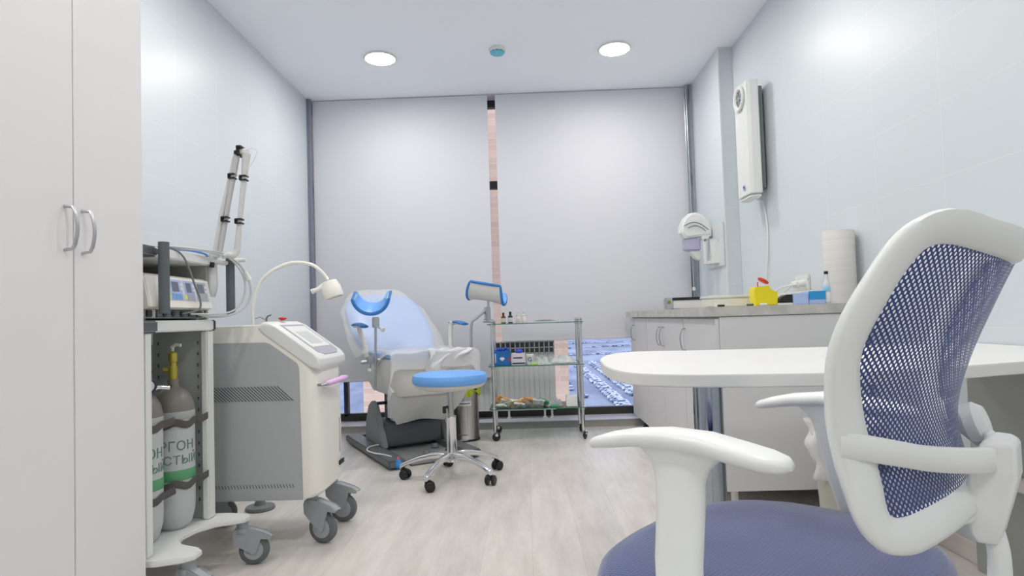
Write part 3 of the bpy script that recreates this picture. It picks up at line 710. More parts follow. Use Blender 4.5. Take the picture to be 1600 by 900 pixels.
# backrest
def bk(x, k):
    """x across, k up the backrest"""
    a = V((x - .05, .03, .70)); d = V((-.03, .45, .405)); n = V((0, -.67, .74)); p = a + d * k; return p, n
def bout(s_, k): return s_
outb = [(-.24, -.02), (-.275, .10), (-.30, .30), (-.305, .55), (-.29, .78), (-.25, .93), (-.18, 1.01), (0, 1.03), (.18, 1.01), (.25, .93), (.29, .78), (.305, .55), (.30, .30), (.275, .10), (.24, -.02)]
def backring(sc_, h):
    return [bk(x * sc_, .5 + (k - .5) * sc_)[0] + bk(0, 0)[1] * h for x, k in outb]
make('backrest', G().loft([backring(.86, -.075), backring(.97, -.055), backring(1.0, -.03), backring(1.0, -.008), backring(.965, .008), backring(.80, .016), backring(.4, .020)]), M_pale, t, smooth=60, **L)
make('backrest_shell', G().loft([backring(.7, -.10), backring(.93, -.085), backring(.99, -.055), backring(.99, -.045)]), M_fair, t, **L)
make('backrest_hinge', G().box(-.2, .2, .02, .16, .60, .70, .02), M_mgrey, t, **L)
# clear film over backrest and seat
def film1(u, v):
    w = .345 + .012 * math.sin(v * 7) - (.14 * max(0, v - .72) / .3 if v > .72 else 0); x = -w + 2 * w * u
    p, n = bk(x, -.08 + 1.14 * v); e = abs(2 * u - 1)
    return p + n * (.036 - .05 * e ** 6 + .004 * math.sin(u * 17 + v * 9) + .003 * math.sin(v * 23 + u * 5))
cv1 = make('plastic_cover', G().sheet(film1, 30, 30, .0008), M_cling, t, smooth=180, **L)
def film2(u, v):
    x = -.31 + .62 * u + .008 * math.sin(v * 11); e = abs(2 * u - 1)
    if v < .62: y = .04 - .53 * (v / .62); z = .708
    else: y = -.49 - .012 * (v - .62) ; z = .708 - .30 * (v - .62)
    z -= .09 * max(0, e - .88) / .12 * (.7 + .5 * math.sin(v * 8)); z += .004 * math.sin(u * 15 + v * 12)
    return (x, y - .008 * math.sin(u * 12) * (v > .62), z)
cv2 = make('seat_cover', G().sheet(film2, 36, 36, .0008), mat('white cover film', (234, 234, 236), .45, Alpha=.45), t, smooth=180, **L)
# bunched sheet hanging over the seat edge
def bunch(u, v):
    x = -.06 + .30 * u; w = 1 - v
    return (x + .02 * math.sin(v * 8), -.475 - .02 * math.sin(v * PI) - .01 * math.sin(u * 14 + v * 6), .715 - .20 * v * (.35 + .65 * (1 - u)) + .006 * math.sin(u * 19))
cv3 = make('disposable_sheet', G().sheet(bunch, 24, 16, .001), M_sheet, t, smooth=180, **L)
for o, lb_, ct in ((cv1, 'clear plastic cover stretched over the pale blue backrest', 'cover'), (cv2, 'white translucent cover lying over the treatment chair seat and hanging at its front', 'cover'), (cv3, 'crumpled white sheet bunched on the seat edge of the treatment chair', 'sheet')):
    o.parent = None; o.location = t.location; o.rotation_euler = t.rotation_euler; o['label'] = lb_; o['category'] = ct
# armrests
for sx in (-1, 1):
    pts = [(sx * .36, -.12, .872), (sx * .36, -.06, .885), (sx * .36, .04, .893), (sx * .36, .12, .885)]
    if sx > 0: pts = [(x + .02, y, z - .006) for x, y, z in pts]
    a_ = make('armrest', G().tube(pts, .03, 12, smooth=5, up=(1, 0, 0), flat=.30), M_blued, t, **L)
    make('armrest_underside', G().tube([(x, y, z - .012) for x, y, z in pts[1:]], .02, 10, smooth=4, up=(1, 0, 0), flat=.4), M_fair, a_, **L)
    make('armrest_post', G().tube([(sx * .35, .05, .885), (sx * .345, .06, .85), (sx * .325, .03, .76), (sx * .315, .0, .66)], [.016, .017, .016, .018], 12, smooth=5), M_fair, a_, **L)
# leg supports
def w2l(p):
    d = V(p) - V((-.83, 4.35, 0)); return Matrix.Rotation(-CR, 3, 'Z') @ d
def cup(center, axis, up_, r, ln, arc, par, tw=0.0):
    ax = V(axis).normalized(); u_ = (V(up_) - ax * V(up_).dot(ax)).normalized(); s_ = ax.cross(u_)
    def mk(r_, th, flare, l2=ln):
        def fn(u, v):
            a = (u - .5) * arc; q = r_ * (1 + .10 * abs(2 * u - 1) ** 2); l = (v - .5) * l2 * (1 - .16 * abs(2 * u - 1) ** 3)
            rr_ = q + flare * abs(2 * v - 1) ** 3
            return V(center) + ax * l - u_ * (rr_ * math.cos(a)) + s_ * (rr_ * math.sin(a))
        return G().sheet(fn, 28, 14, th)
    c_ = make('leg_cup', mk(r, -.008, .012), M_fair, par, **L)
    make('cup_pad', mk(r - .010, -.011, .012, ln * 1.02), M_blue, c_, **L)
    def rim(r_):
        pts = []
        for k in range(29):
            u = k / 28; a = (u - .5) * arc; q = (r_) * (1 + .10 * abs(2 * u - 1) ** 2) + .012; l = -.5 * ln * (1 - .16 * abs(2 * u - 1) ** 3)
            pts.append(V(center) + ax * l - u_ * (q * math.cos(a)) + s_ * (q * math.sin(a)))
        for k in range(29):
            u = 1 - k / 28; a = (u - .5) * arc; q = (r_) * (1 + .10 * abs(2 * u - 1) ** 2) + .012; l = .5 * ln * (1 - .16 * abs(2 * u - 1) ** 3)
            pts.append(V(center) + ax * l - u_ * (q * math.cos(a)) + s_ * (q * math.sin(a)))
        return pts
    make('piping', G().tube(rim(r - .004), .0095, 8, closed=True), M_blued, c_, **L)
    return c_
lp = make('leg_support_pole', G().tube([w2l((-.998, 3.99, .455)), w2l((-.990, 3.99, .70)), w2l((-.986, 3.99, .93))], .0085, 12), M_alu, t, **L)
make('pole_clamp', G().box(-.02, .02, -.02, .02, -.035, .035, .004, M=Matrix.Translation(w2l((-.985, 3.99, .90)))).tube([w2l((-.985, 3.98, .875)), w2l((-.94, 3.96, .855))], .006, 8), M_alu, lp, **L)
make('knob', G().tube([w2l((-.945, 3.962, .857)), w2l((-.925, 3.955, .848))], [.013, .015], 12), M_fair, lp, **L)
make('side_rail_clamp', G().tube([w2l((-1.09, 4.0, .64)), w2l((-.93, 4.03, .655))], .014, 10).box(-.03, .03, -.02, .02, -.02, .02, .004, M=Matrix.Translation(w2l((-1.02, 4.0, .65)))).tube([w2l((-1.03, 3.99, .64)), w2l((-1.03, 3.985, .60))], .008, 8), M_alu, lp, **L)
make('clamp_knob', G().lathe([(.006, -.012), (.015, -.01), (.017, 0), (.012, .01)], w2l((-1.03, 3.985, .59)), 14), M_fair, lp, **L)
cup(w2l((-1.008, 3.99, 1.085)), w2l((-.83 - .12, 4.35 + 1, .42)), (0, 0, 1), .100, .17, math.radians(170), lp)
rp = make('leg_support_pole', G().tube([w2l((-.392, 4.33, .62)), w2l((-.390, 4.33, .72)), w2l((-.383, 4.33, .868)), w2l((-.35, 4.33, .905)), w2l((-.275, 4.33, .965))], .0095, 12, smooth=4), M_alu, t, **L)
make('pole_clamp', G().box(-.018, .018, -.02, .02, -.05, .05, .004, M=Matrix.Translation(w2l((-.268, 4.33, .935)))).tube([w2l((-.30, 4.33, .885)), w2l((-.22, 4.33, .88))], .012, 10).cyl(w2l((-.262, 4.33, .98)), w2l((-.26, 4.33, 1.03)), .008), M_alu, rp, **L)
make('side_rail_clamp', G().box(-.03, .03, -.02, .02, -.02, .02, .004, M=Matrix.Translation(w2l((-.405, 4.33, .665)))).tube([w2l((-.44, 4.33, .665)), w2l((-.36, 4.33, .665))], .012, 10), M_alu, rp, **L)
cup(w2l((-.255, 4.33, 1.118)), w2l((-.83 + 1, 4.35 - .2, -.2)), (.1, .25, 1), .092, .26, math.radians(180), rp)
make('power_cord', G().tube([(-.93, 4.22, .064), (-1.06, 4.13, .064), (-1.07, 4.02, .062), (-1.0, 3.92, .062), (-.92, 3.86, .062), (-.86, 3.80, .062)], .005, 8, smooth=8), M_white, t)['label'] = 'white power cord'
t = thing('foot_switch_ball', 'small blue and pink plug lying at the corner of the treatment chair base', 'plug', (-.80, 3.72, .0))
make('plug_body', G().lathe([(.012, .005), (.024, .02), (.024, .045), (.014, .06)], n=16), mat('bright blue plug', (60, 150, 226), .4), t, **L)
make('plug_tip', G().lathe([(.007, .058), (.009, .068), (.004, .08)], n=12), mat('pink plug', (226, 110, 160), .4), t, **L)

# ------------------------------------------------------------------ stool
t = thing('rolling_stool', 'round blue padded stool on a chrome star base with black casters', 'stool', (-.442, 3.49, 0))
make('seat', G().lathe([(.19, .535), (.207, .540), (.214, .553), (.215, .572), (.208, .590), (.19, .599), (.10, .604), (.001, .605)], n=56), M_blue, t, **L)
make('seat_pan', G().lathe([(.05, .498), (.12, .502), (.185, .518), (.200, .530), (.202, .538), (.18, .54)], n=48), M_fair, t, **L)
make('gas_column', G().lathe([(.018, .33), (.018, .50), (.03, .505)], n=24), M_alu, t, **L)
make('column_sleeve', G().lathe([(.036, .095), (.036, .12), (.030, .14), (.028, .335), (.030, .34), (.030, .352), (.018, .354)], n=28), M_chr, t, **L)
make('lever', G().tube([(0, 0, .40), (-.02, -.01, .405), (-.035, -.015, .40)], .008, 8).box(-.045, -.025, -.022, -.006, .37, .41, .003), M_blk, t, **L)
for k in range(5):
    a = math.radians(-111 + 72 * k); c, s_ = math.cos(a), math.sin(a)
    def st(r_, z, w, h):
        return [V((r_ * c - q * w * s_, r_ * s_ + q * w * c, z + p * h)) for q, p in ((-1, -.6), (-.7, -1), (.7, -1), (1, -.6), (1, .5), (.6, 1), (-.6, 1), (-1, .5))]
    lg = make('leg', G().loft([st(.01, .125, .022, .022), st(.06, .132, .022, .020), st(.12, .130, .020, .016), st(.19, .115, .018, .013), st(.25, .095, .017, .012), st(.285, .078, .017, .014), st(.302, .07, .014, .014)]), M_chr, t, smooth=50, bev=.003, **L)
    cx, cy = .285 * c, .285 * s_; ca = a + [2.2, 1.9, .3, -1.2, 2.8][k]
    Tm = Matrix.Translation((cx, cy, 0)) @ Matrix.Rotation(ca, 4, 'Z')
    cs = make('caster', G().merge(G().cyl((0, 0, .05), (0, 0, .075), .008, n=12), Tm).merge(G().prism([(-.012, .05), (0, .062), (.02, .058), (.038, .045), (.042, .03), (.02, .028), (-.01, .03)], lambda u, v, d: (u, d, v), -.012, .012, .002), Tm), M_blk, lg, **L)
    for sy in (-1, 1):
        make('wheel', G().lathe([(.004, -.008), (.022, -.008), (.027, -.004), (.027, .005), (.022, .009), (.004, .009)], n=24, M=Tm @ Matrix.Translation((.014, sy * .019, .027)) @ Matrix.Rotation(PI / 2, 4, 'X')), M_blk, cs, **L)

# ------------------------------------------------------------------ pedal bin
t = thing('pedal_bin', 'stainless steel pedal bin lined with a lime bag behind the stool', 'waste bin', (-.475, 4.60, 0))
make('body', G().lathe([(.103, .0), (.106, .004), (.106, .012), (.103, .016), (.103, .375), (.107, .38), (.107, .385), (.10, .385), (.10, .02), (.001, .02)], n=48), M_steel, t, **L)
make('foot_ring', G().lathe([(.108, .0), (.109, .012), (.104, .016)], n=48, cap=False), M_blk, t, **L)
make('bag', G().sheet(lambda u, v: ((.111 + .006 * math.sin(u * 40) + .004 * v) * math.cos(-1.5 + 2.2 * u), (.111 + .006 * math.sin(u * 40)) * math.sin(-1.5 + 2.2 * u), .40 - (.055 + .02 * math.sin(u * 13)) * v), 40, 6, .0012), M_lime, t, **L)
make('bag_liner', G().lathe([(.112, .36), (.113, .392), (.105, .402), (.098, .395), (.096, .30)], n=48, cap=False), M_lime, t, **L)
make('lid', G().box(-.012, .012, -.05, .05, 0, .008, .003, M=Matrix.Translation((.06, -.075, .40)) @ Matrix.Rotation(1.2, 4, 'Z') @ Matrix.Rotation(.5, 4, 'X')), mat('dark lid', (70, 62, 50), .4), t, **L)
lb = make('label', G().sheet(lambda u, v: (.1042 * math.cos(-2.35 + 1.35 * u), .1042 * math.sin(-2.35 + 1.35 * u), .262 + .036 * v), 20, 2, .0006), M_white, t, **L)
make('print_line', G().sheet(lambda u, v: (.1052 * math.cos(-2.25 + 1.15 * u), .1052 * math.sin(-2.25 + 1.15 * u), .276 + .008 * v), 20, 1, .0003), mat('print grey', (120, 120, 122), .6), lb, **L)
make('pedal', G().box(-.03, .03, -.125, -.10, .012, .022, .003).box(-.045, .03, -.112, -.104, .05, .055, .002), M_chr, t, **L)

# ------------------------------------------------------------------ glass trolley
X0, X1, Y0, Y1 = -.262, .402, 4.50, 4.82
t = thing('glass_trolley', 'three tier glass instrument trolley with chrome posts on twin casters', 'trolley', ((X0 + X1) / 2, (Y0 + Y1) / 2, 0))
SH = (.86, .548, .232)
for z in SH:
    s_ = make('glass_shelf', G().box(X0 - .02, X1 + .02, Y0 - .005, Y1 + .005, z - .006, z), M_gshelf, t, smooth=0)
    make('glass_edge', G().box(X0 - .021, X1 + .021, Y0 - .0075, Y0 - .005, z - .006, z).box(X0 - .021, X1 + .021, Y1 + .005, Y1 + .0075, z - .006, z).box(X0 - .0225, X0 - .02, Y0 - .0075, Y1 + .0075, z - .006, z).box(X1 + .02, X1 + .0225, Y0 - .0075, Y1 + .0075, z - .006, z), M_gedge, s_, smooth=0)
for x in (X0, X1):
    for y in (Y0 + .012, Y1 - .012):
        xx = x + (.012 if x < 0 else 0)
        p = make('post', G().cyl((xx, y, .075), (xx, y, .875), .0125, n=20), M_chr, t)
        g = G().lathe([(.01, .0), (.018, .006), (.018, .014), (.01, .022), (.001, .024)], (xx, y, .868), 20)
        for z in SH: g.lathe([(.0126, -.02), (.018, -.016), (.018, -.008), (.018, .004), (.0126, .006)], (xx, y, z), 20)
        make('post_collar', g, M_chr, p)
        c_ = make('caster', G().cyl((xx, y, .05), (xx, y, .078), .010, n=12).lathe([(.004, .06), (.020, .056), (.024, .045), (.022, .034)], (xx + .008, y, 0), 16), M_chr, p)
        for sy in (-1, 1):
            make('wheel', G().lathe([(.004, -.007), (.026, -.007), (.030, -.003), (.030, .004), (.026, .007), (.004, .007)], n=24, M=Matrix.Translation((xx + .010, y + sy * .013, .030)) @ Matrix.Rotation(.35 if x < 0 else 1.1, 4, 'Z') @ Matrix.Rotation(PI / 2, 4, 'X')), M_blk, c_)

SH = tuple(z + .0006 for z in SH)
def bottle(x, y, z, r, h, mb, mc, lab, nm, label_m=None, neck=.45, grp=None):
    t = thing(nm, lab, 'bottle', (x, y, z), 0, grp)
    make('body', G().lathe([(r * .9, 0), (r, h * .04), (r, h * .55), (r * .85, h * .64), (r * neck, h * .70), (r * neck, h * .8), (.001, h * .8)], n=24), mb, t, **L)
    make('cap', G().lathe([(r * neck * 1.15, h * .78), (r * neck * 1.2, h * .8), (r * neck * 1.1, h), (.001, h)], n=20), mc, t, **L)
    if label_m: make('paper_label', G().lathe([(r * 1.01, h * .1), (r * 1.03, h * .11), (r * 1.03, h * .48), (r * 1.01, h * .49)], n=24, cap=False), label_m, t, **L)
    return t
M_lblg = mat('pale green label', (206, 214, 196), .6); M_lblw = mat('white label', (214, 210, 212), .6); M_clear = mat('clear vial', (232, 228, 228), .15, Alpha=.45); M_vcap = mat('pale vial cap', (236, 226, 220), .5)
bottle(-.165, 4.60, SH[0], .018, .082, M_brown, M_brown, 'amber bottle with a pale label on the top glass shelf', 'medicine_bottle', M_lblg)
bottle(-.112, 4.60, SH[0], .018, .088, M_blk, M_blk, 'black bottle with a white band label on the top glass shelf', 'medicine_bottle', M_lblw)
bottle(-.055, 4.62, SH[0], .016, .10, M_clear, M_vcap, 'clear vial next to the black bottle on the top glass shelf', 'glass_vial', M_vcap, grp='clear vials on the top glass shelf')
bottle(-.008, 4.62, SH[0], .016, .10, M_clear, M_vcap, 'clear vial farther from the black bottle on the top glass shelf', 'glass_vial', M_vcap, grp='clear vials on the top glass shelf')
t = thing('instrument_tray', 'shallow clear tray holding small instruments on the top glass shelf', 'tray', (.12, 4.62, SH[0]))
make('tray', G().box(-.06, .13, -.05, .05, 0, .006, .002).box(-.06, -.056, -.05, .05, 0, .016).box(.126, .13, -.05, .05, 0, .016), M_film, t, **L)
for k, (x, y, a) in enumerate(((0, .0, .1), (.03, .02, -.1), (.02, -.02, .25), (.06, 0, 0))):
    solo('steel_instrument', G().tube([(.12 + x - .05, 4.62 + y, SH[0] + .012), (.12 + x, 4.62 + y + a * .05, SH[0] + .014), (.12 + x + .05, 4.62 + y + a * .1, SH[0] + .012)], [.003, .006, .002], 8), mat('dull steel', (150, 140, 144), .4, .6), 'thin steel instrument lying in the clear tray on the top glass shelf', 'instrument', 'instruments in the clear tray')
# middle shelf
t = thing('glove_box', 'bright blue carton with a white heart mark on the middle glass shelf', 'box', (-.18, 4.58, SH[1]))
make('carton', G().box(-.062, .062, -.05, .05, 0, .105, .002), M_bluebox, t, **L)
make('mark', G().tube([(-.013, -.0515, .058), (0, -.0515, .045), (.013, -.0515, .058)], [.010, .012, .010], 10, flat=.12, up=(0, 0, 1)), M_white, t, **L)
make('side_print', G().box(-.053, -.046, -.0512, -.0495, .02, .09), M_white, t, **L)
make('red_print', G().box(.045, .060, -.0512, -.0495, .03, .062), mat('brick red print', (176, 70, 80), .5), t, **L)
make('glove', G().tube([(-.05, 0, .10), (-.02, .0, .122), (.0, .01, .108), (.03, 0, .125), (.05, .0, .10)], .012, 8, smooth=4), mat('blue nitrile', (36, 84, 190), .5), t, **L)
t = thing('medicine_box', 'white carton with dark blue lettering strip beside the blue carton', 'box', (-.06, 4.58, SH[1]))
make('carton', G().box(-.05, .05, -.035, .035, 0, .088, .002), mat('white carton', (222, 214, 220), .5), t, **L)
make('print_line', G().box(-.04, .03, -.0362, -.0345, .048, .058).box(-.045, .048, -.0362, -.0345, .008, .018), M_navy, t, **L)
solo('blue_cap', G().lathe([(.014, 0), (.03, .004), (.032, .012), (.022, .026), (.008, .032)], (-.055, 4.58, SH[1] + .088), 18), mat('royal blue', (36, 70, 190), .45), 'royal blue round cap standing on the white carton', 'cap')
t = thing('ointment_tube', 'white tub with a dark blue letter mark on the middle glass shelf', 'tub', (.025, 4.575, SH[1]))
make('tub', G().lathe([(.025, .0), (.028, .01), (.030, .055), (.032, .058), (.032, .072), (.028, .076), (.001, .076)], n=26), M_white, t, **L)
make('mark', text_g('G', .045, lambda x, y, z: ((.0300 + .001 + z) * math.cos(-PI / 2 + x / .03), (.0300 + .001 + z) * math.sin(-PI / 2 + x / .03), .024 + y)), mat('navy mark', (40, 60, 150), .5), t, **L)
def crumple(x0, x1, y0, y1, z, h, m, nm, lab, cat, seed, th=.001, grp=None):
    rnd = random.Random(seed); ph = [rnd.uniform(0, 6) for _ in range(6)]
    def fn(u, v):
        e = min(1, 6 * min(u, 1 - u)) * min(1, 6 * min(v, 1 - v))
        return (x0 + (x1 - x0) * u + .006 * math.sin(9 * v + ph[0]), y0 + (y1 - y0) * v + .006 * math.sin(8 * u + ph[1]), z + .003 + h * e * (.5 + .25 * math.sin(11 * u + ph[2] + 3 * v) + .25 * math.sin(14 * v + ph[3] + 5 * u) ) + .004 * math.sin(30 * u + 20 * v + ph[4]) * e)
    g = G().sheet(fn, 26, 14, th)
    return solo(nm, g, m, lab, cat, grp, smooth=180)
crumple(.065, .165, 4.53, 4.78, SH[1] + .006, .05, M_film, 'plastic_bag', 'crumpled clear plastic bag on the middle glass shelf', 'bag', 1)
crumple(.180, .375, 4.53, 4.78, SH[1] + .006, .05, M_haze, 'plastic_pack', 'frosted white plastic pack at the end of the middle glass shelf', 'pack', 2)
crumple(.068, .378, 4.525, 4.79, SH[1] - .002, .0015, M_sheet, 'paper_liner', 'white paper liner lying under the packs on the middle glass shelf', 'paper', 3)
solo('green_sachet', G().box(.035, .085, 4.503, 4.518, SH[1] + .0005, SH[1] + .022, .003), mat('lime sachet', (190, 230, 130), .5), 'small lime green sachet in front of the white tub', 'sachet')
# bottom shelf: sachets, packs
rnd = random.Random(4)
cols = [('green and white', mat('mint sachet', (214, 236, 222), .5)), ('orange', M_orange), ('cream', mat('cream sachet', (248, 238, 222), .5)), ('white', M_white), ('dark green', M_green)]
pile = [(-.20, 0, 0), (-.17, 3, .3), (-.13, 0, -.3), (-.10, 2, .2), (-.07, 3, .1), (-.04, 2, -.4), (-.02, 3, .3), (.02, 2, -.2), (.05, 3, .4), (.08, 3, .1), (.115, 4, .5), (-.20, 1, .8), (-.06, 1, -.5), (-.15, 1, .4), (.0, 1, .3)]
for i, (x, k, a) in enumerate(pile):
    lay = 0 if i < 11 else 1
    Mx = Matrix.Translation((x, 4.58 + rnd.uniform(-.02, .05), SH[2] + .003 + .012 * (i % 3) + .02 * lay)) @ Matrix.Rotation(a * 1.5, 4, 'Z') @ Matrix.Rotation(-.15 - .5 * (i % 2), 4, 'X') @ Matrix.Rotation(a, 4, 'Y')
    def fn(u, v): 
        return (-.042 + .084 * u, -.035 + .07 * v, .016 + .014 * math.sin(u * PI) * math.sin(v * PI) + .003 * math.sin(u * 12))
    gg = G().sheet(fn, 8, 8, .012); gg.bm.transform(Mx)
    mz = min(v.co.z for v in gg.bm.verts)
    if mz < SH[2] + .0005: gg.bm.transform(Matrix.Translation((0, 0, SH[2] + .0005 - mz)))
    solo('wrapped_sachet', gg, cols[k][1], '%s wrapped sachet in the pile on the bottom glass shelf' % cols[k][0], 'sachet', '%s sachets piled on the bottom glass shelf' % cols[k][0], smooth=180)
crumple(.15, .268, 4.56, 4.7, SH[2], .045, M_film, 'plastic_bag', 'clear plastic bag in the middle of the bottom glass shelf', 'bag', 5)
solo('green_clip', G().box(.17, .235, 4.515, 4.542, SH[2] + .001, SH[2] + .02, .005), M_green, 'dark green wrapped item in front of the clear bag on the bottom glass shelf', 'wrapper')
solo('gauze_box', G().box(.285, .365, 4.53, 4.61, SH[2] + .0005, SH[2] + .078, .003), mat('bright white carton', (240, 240, 240), .5), 'plain white cube box at the end of the bottom glass shelf', 'box')

# ------------------------------------------------------------------ cabinets and worktop
M_cab2 = mat('cabinet laminate', (222, 222, 224), .45)
WT = .92
units = [(2.745, 3.30, [(2.748, 3.298, 'far')], 'single door base cabinet with a plain white side facing the desk'),
         (3.302, 4.31, [(3.305, 3.803, 'far'), (3.807, 4.305, 'near')], 'double door white base cabinet in the middle of the row'),
         (4.312, 4.95, [(4.315, 4.80, 'far')], 'single door white base cabinet nearest the blinds')]
for i, (a, b, doors, lab) in enumerate(units):
    t = thing('base_cabinet', lab, 'cabinet', (1.18, (a + b) / 2, 0), 0, 'white base cabinets under the worktop')
    make('body', G().box(.868, (1.52 if i == 0 else 1.42), a, b, .10, .875, .001), M_cab2, t)
    for (p, q, side) in doors:
        d = make('door', G().box(.85, .867, p, q, .105, .868, .0015), M_cab2, t)
        yy = q - .04 if side == 'far' else p + .04
        bar_handle(d, yy, .70, .815, .85, M_alu, out=.024, r=.0045, sx=-1)
    if i == 2: make('filler_panel', G().box(.85, .867, 4.803, 4.95, .105, .868, .001), M_cab2, t)
    for (x, y) in ((.93, a + .08), (.93, b - .08), (1.36, a + .08), (1.36, b - .08)):
        make('foot', G().cyl((x, y, .012), (x, y, .1), .016, n=14).cyl((x, y, 0), (x, y, .012), .024, n=14), M_white if i == 0 else M_blk, t)
wt = [(.815, 2.735), (1.536, 2.735), (1.536, 4.314), (1.433, 4.314), (1.433, 4.953), (.815, 4.953)]
solo('worktop', G().prism(wt, lambda u, v, d: (u, v, d), .877, WT, .002), M_stone, 'speckled grey stone worktop lying along the base cabinets', 'worktop')

# ------------------------------------------------------------------ things on the worktop
t = thing('steriliser_box', 'low white case with a black top bar and chrome end on the worktop', 'instrument box', (.745 + .1, 2.95, WT))
bx0 = .66
def at(x, y, z): return (x, y, z)
ZB = WT
t.location = (1.0, 3.9, WT)
make('case', G().box(.905, 1.17, 3.75, 4.02, WT + .001, WT + .062, .006), mat('case white', (214, 214, 216), .5), t)
make('top_bar', G().box(.905, 1.16, 3.742, 3.77, WT + .058, WT + .074, .004), M_blk, t)
make('end_post', G().box(.862, .905, 3.74, 3.80, WT, WT + .075, .006), M_alu, t)
make('green_knob', G().cyl((.883, 3.735, WT + .045), (.883, 3.742, WT + .045), .011, n=18), mat('olive knob', (110, 140, 40), .4), t)
make('end_wall', G().box(1.165, 1.185, 3.745, 3.8, WT, WT + .08, .003), M_white, t)
M_tub = mat('milky plastic', (246, 244, 234), .35, Alpha=.9)
t = thing('storage_tub', 'long milky lidded plastic tub beside the yellow container on the worktop', 'tub', (1.0, 2.98, WT))
make('tub', G().prism([(.915, WT + .001), (1.135, WT + .001), (1.15, WT + .045), (.90, WT + .045)], lambda u, v, d: (u, d, v), 2.97, 3.12, .004), M_tub, t)
make('lid', G().box(.893, 1.157, 2.962, 3.128, WT + .045, WT + .058, .004), M_white, t)
t = thing('sharps_container', 'bright yellow sharps container with an open red lid on the worktop', 'container', (1.115, 2.86, WT))
make('body', G().prism([(-.05, 0), (.048, 0), (.052, .062), (.028, .07), (.012, .092), (-.048, .088), (-.055, .07)], lambda u, v, d: (u, d, v), -.04, .04, .005), M_yel, t, **L)
make('red_lid', G().lathe([(.022, 0), (.026, .003), (.026, .009), (.02, .012)], n=26, M=Matrix.Translation((-.002, .0, .112)) @ Matrix.Rotation(.55, 4, 'Y')), M_red, t, **L)
make('lid_hinge', G().tube([(-.02, 0, .085), (-.026, 0, .095), (-.024, 0, .112)], .0025, 8), M_red, t, **L)
t = thing('tape_dispenser', 'black and pale blue tape dispenser on the worktop', 'tape dispenser', (1.21, 2.84, WT))
make('body', G().prism([(-.042, 0.012), (.02, .006), (.02, .048), (-.012, .047), (-.032, .034)], lambda u, v, d: (u, d, v), -.025, .025, .003), M_blk, t, **L)
make('base', G().box(-.05, .02, -.028, .028, 0.0, .010, .002), M_white, t, **L)
solo('tissue_carton', G().box(1.231, 1.302, 2.815, 2.90, WT, WT + .052, .002), M_ltblue, 'pale blue carton between the black dispenser and the deep blue carton', 'box')
t = thing('glove_carton', 'carton with a deep blue printed top half beside the small bottle', 'box', (1.34, 2.86, WT))
make('carton', G().box(1.304, 1.378, 2.815, 2.90, WT, WT + .060, .002), M_ltblue, t)
make('print', G().box(1.3035, 1.3785, 2.813, 2.816, WT + .022, WT + .0595), M_cyan, t)
t = thing('saline_bottle', 'slim clear bottle with a black cap and cyan band beside the paper roll', 'bottle', (1.355 + .04, 2.83, WT))
make('body', G().lathe([(.016, 0), (.018, .006), (.018, .085), (.015, .10), (.009, .112), (.009, .14)], n=24), mat('milky bottle', (222, 226, 234), .2, Alpha=.8), t, **L)
make('cap', G().lathe([(.0105, .137), (.0105, .150), (.001, .150)], n=20), M_blk, t, **L)
make('paper_label', G().lathe([(.0184, .01), (.0188, .011), (.0188, .052), (.0184, .053)], n=24, cap=False), M_white, t, **L)
make('band', G().lathe([(.0184, .058), (.0188, .059), (.0188, .078), (.0184, .079)], n=24, cap=False), mat('cyan band', (140, 204, 226), .5), t, **L)
solo('paper_roll', G().lathe([(.02, 0), (.066, 0), (.0675, .004), (.0675, .332), (.066, .336), (.022, .336), (.02, .33), (.02, 0)], (1.462, 2.84, WT), 48), M_paper, 'tall white roll of paper sheet standing on the worktop', 'paper roll')
t = thing('power_socket', 'white double socket on the tiled wall with plugs above the yellow container', 'socket', (1.535, 3.42, 1.0))
make('plate', G().box(1.527, 1.54, 3.30, 3.46, 1.00, 1.085, .004), M_white, t)
for y in (3.34, 3.42):
    make('plug', G().cyl((1.527, y, 1.04), (1.49, y, 1.035), .021, .016, 18), M_white, t)
make('pin_hole', G().cyl((1.5265, 3.30, 1.06), (1.5262, 3.30, 1.06), .004), M_mgrey, t)
M_pcord = mat('pale cord', (216, 214, 204), .5)
solo('electric_cable', G().tube([(1.49, 3.42, 1.03), (1.46, 3.44, 1.0), (1.45, 3.5, .975), (1.44, 3.7, .95), (1.40, 3.8, .93), (1.3, 3.85, .925)], .0045, 8, smooth=8), M_pcord, 'cream cord running from the socket down to the worktop', 'cord')
solo('cream_tub', G().prism([(1.27, WT + .001), (1.44, WT + .001), (1.455, WT + .075), (1.26, WT + .06)], lambda u, v, d: (u, d, v), 3.1, 3.25, .005), M_tub, 'translucent cream tub standing behind the pale blue carton', 'tub')
crumple(.90, 1.12, 2.76, 2.86, WT, .012, M_blk if False else mat('dark paper edge', (120, 118, 120), .6), 'steel_tweezers', 'thin dark instrument strip lying along the worktop edge', 'instrument', 9) if False else None
for k, (x, m_) in enumerate(((.87, M_blk), (1.0, M_dgrey), (1.06, M_white))):
    solo('small_item', G().tube([(x, 2.76, WT + .006), (x + .03, 2.765, WT + .006)], .005, 8), m_, ['tiny black clip at the worktop corner', 'tiny grey instrument on the worktop edge by the milky tub', 'tiny white instrument on the worktop edge by the yellow container'][k], 'instrument')

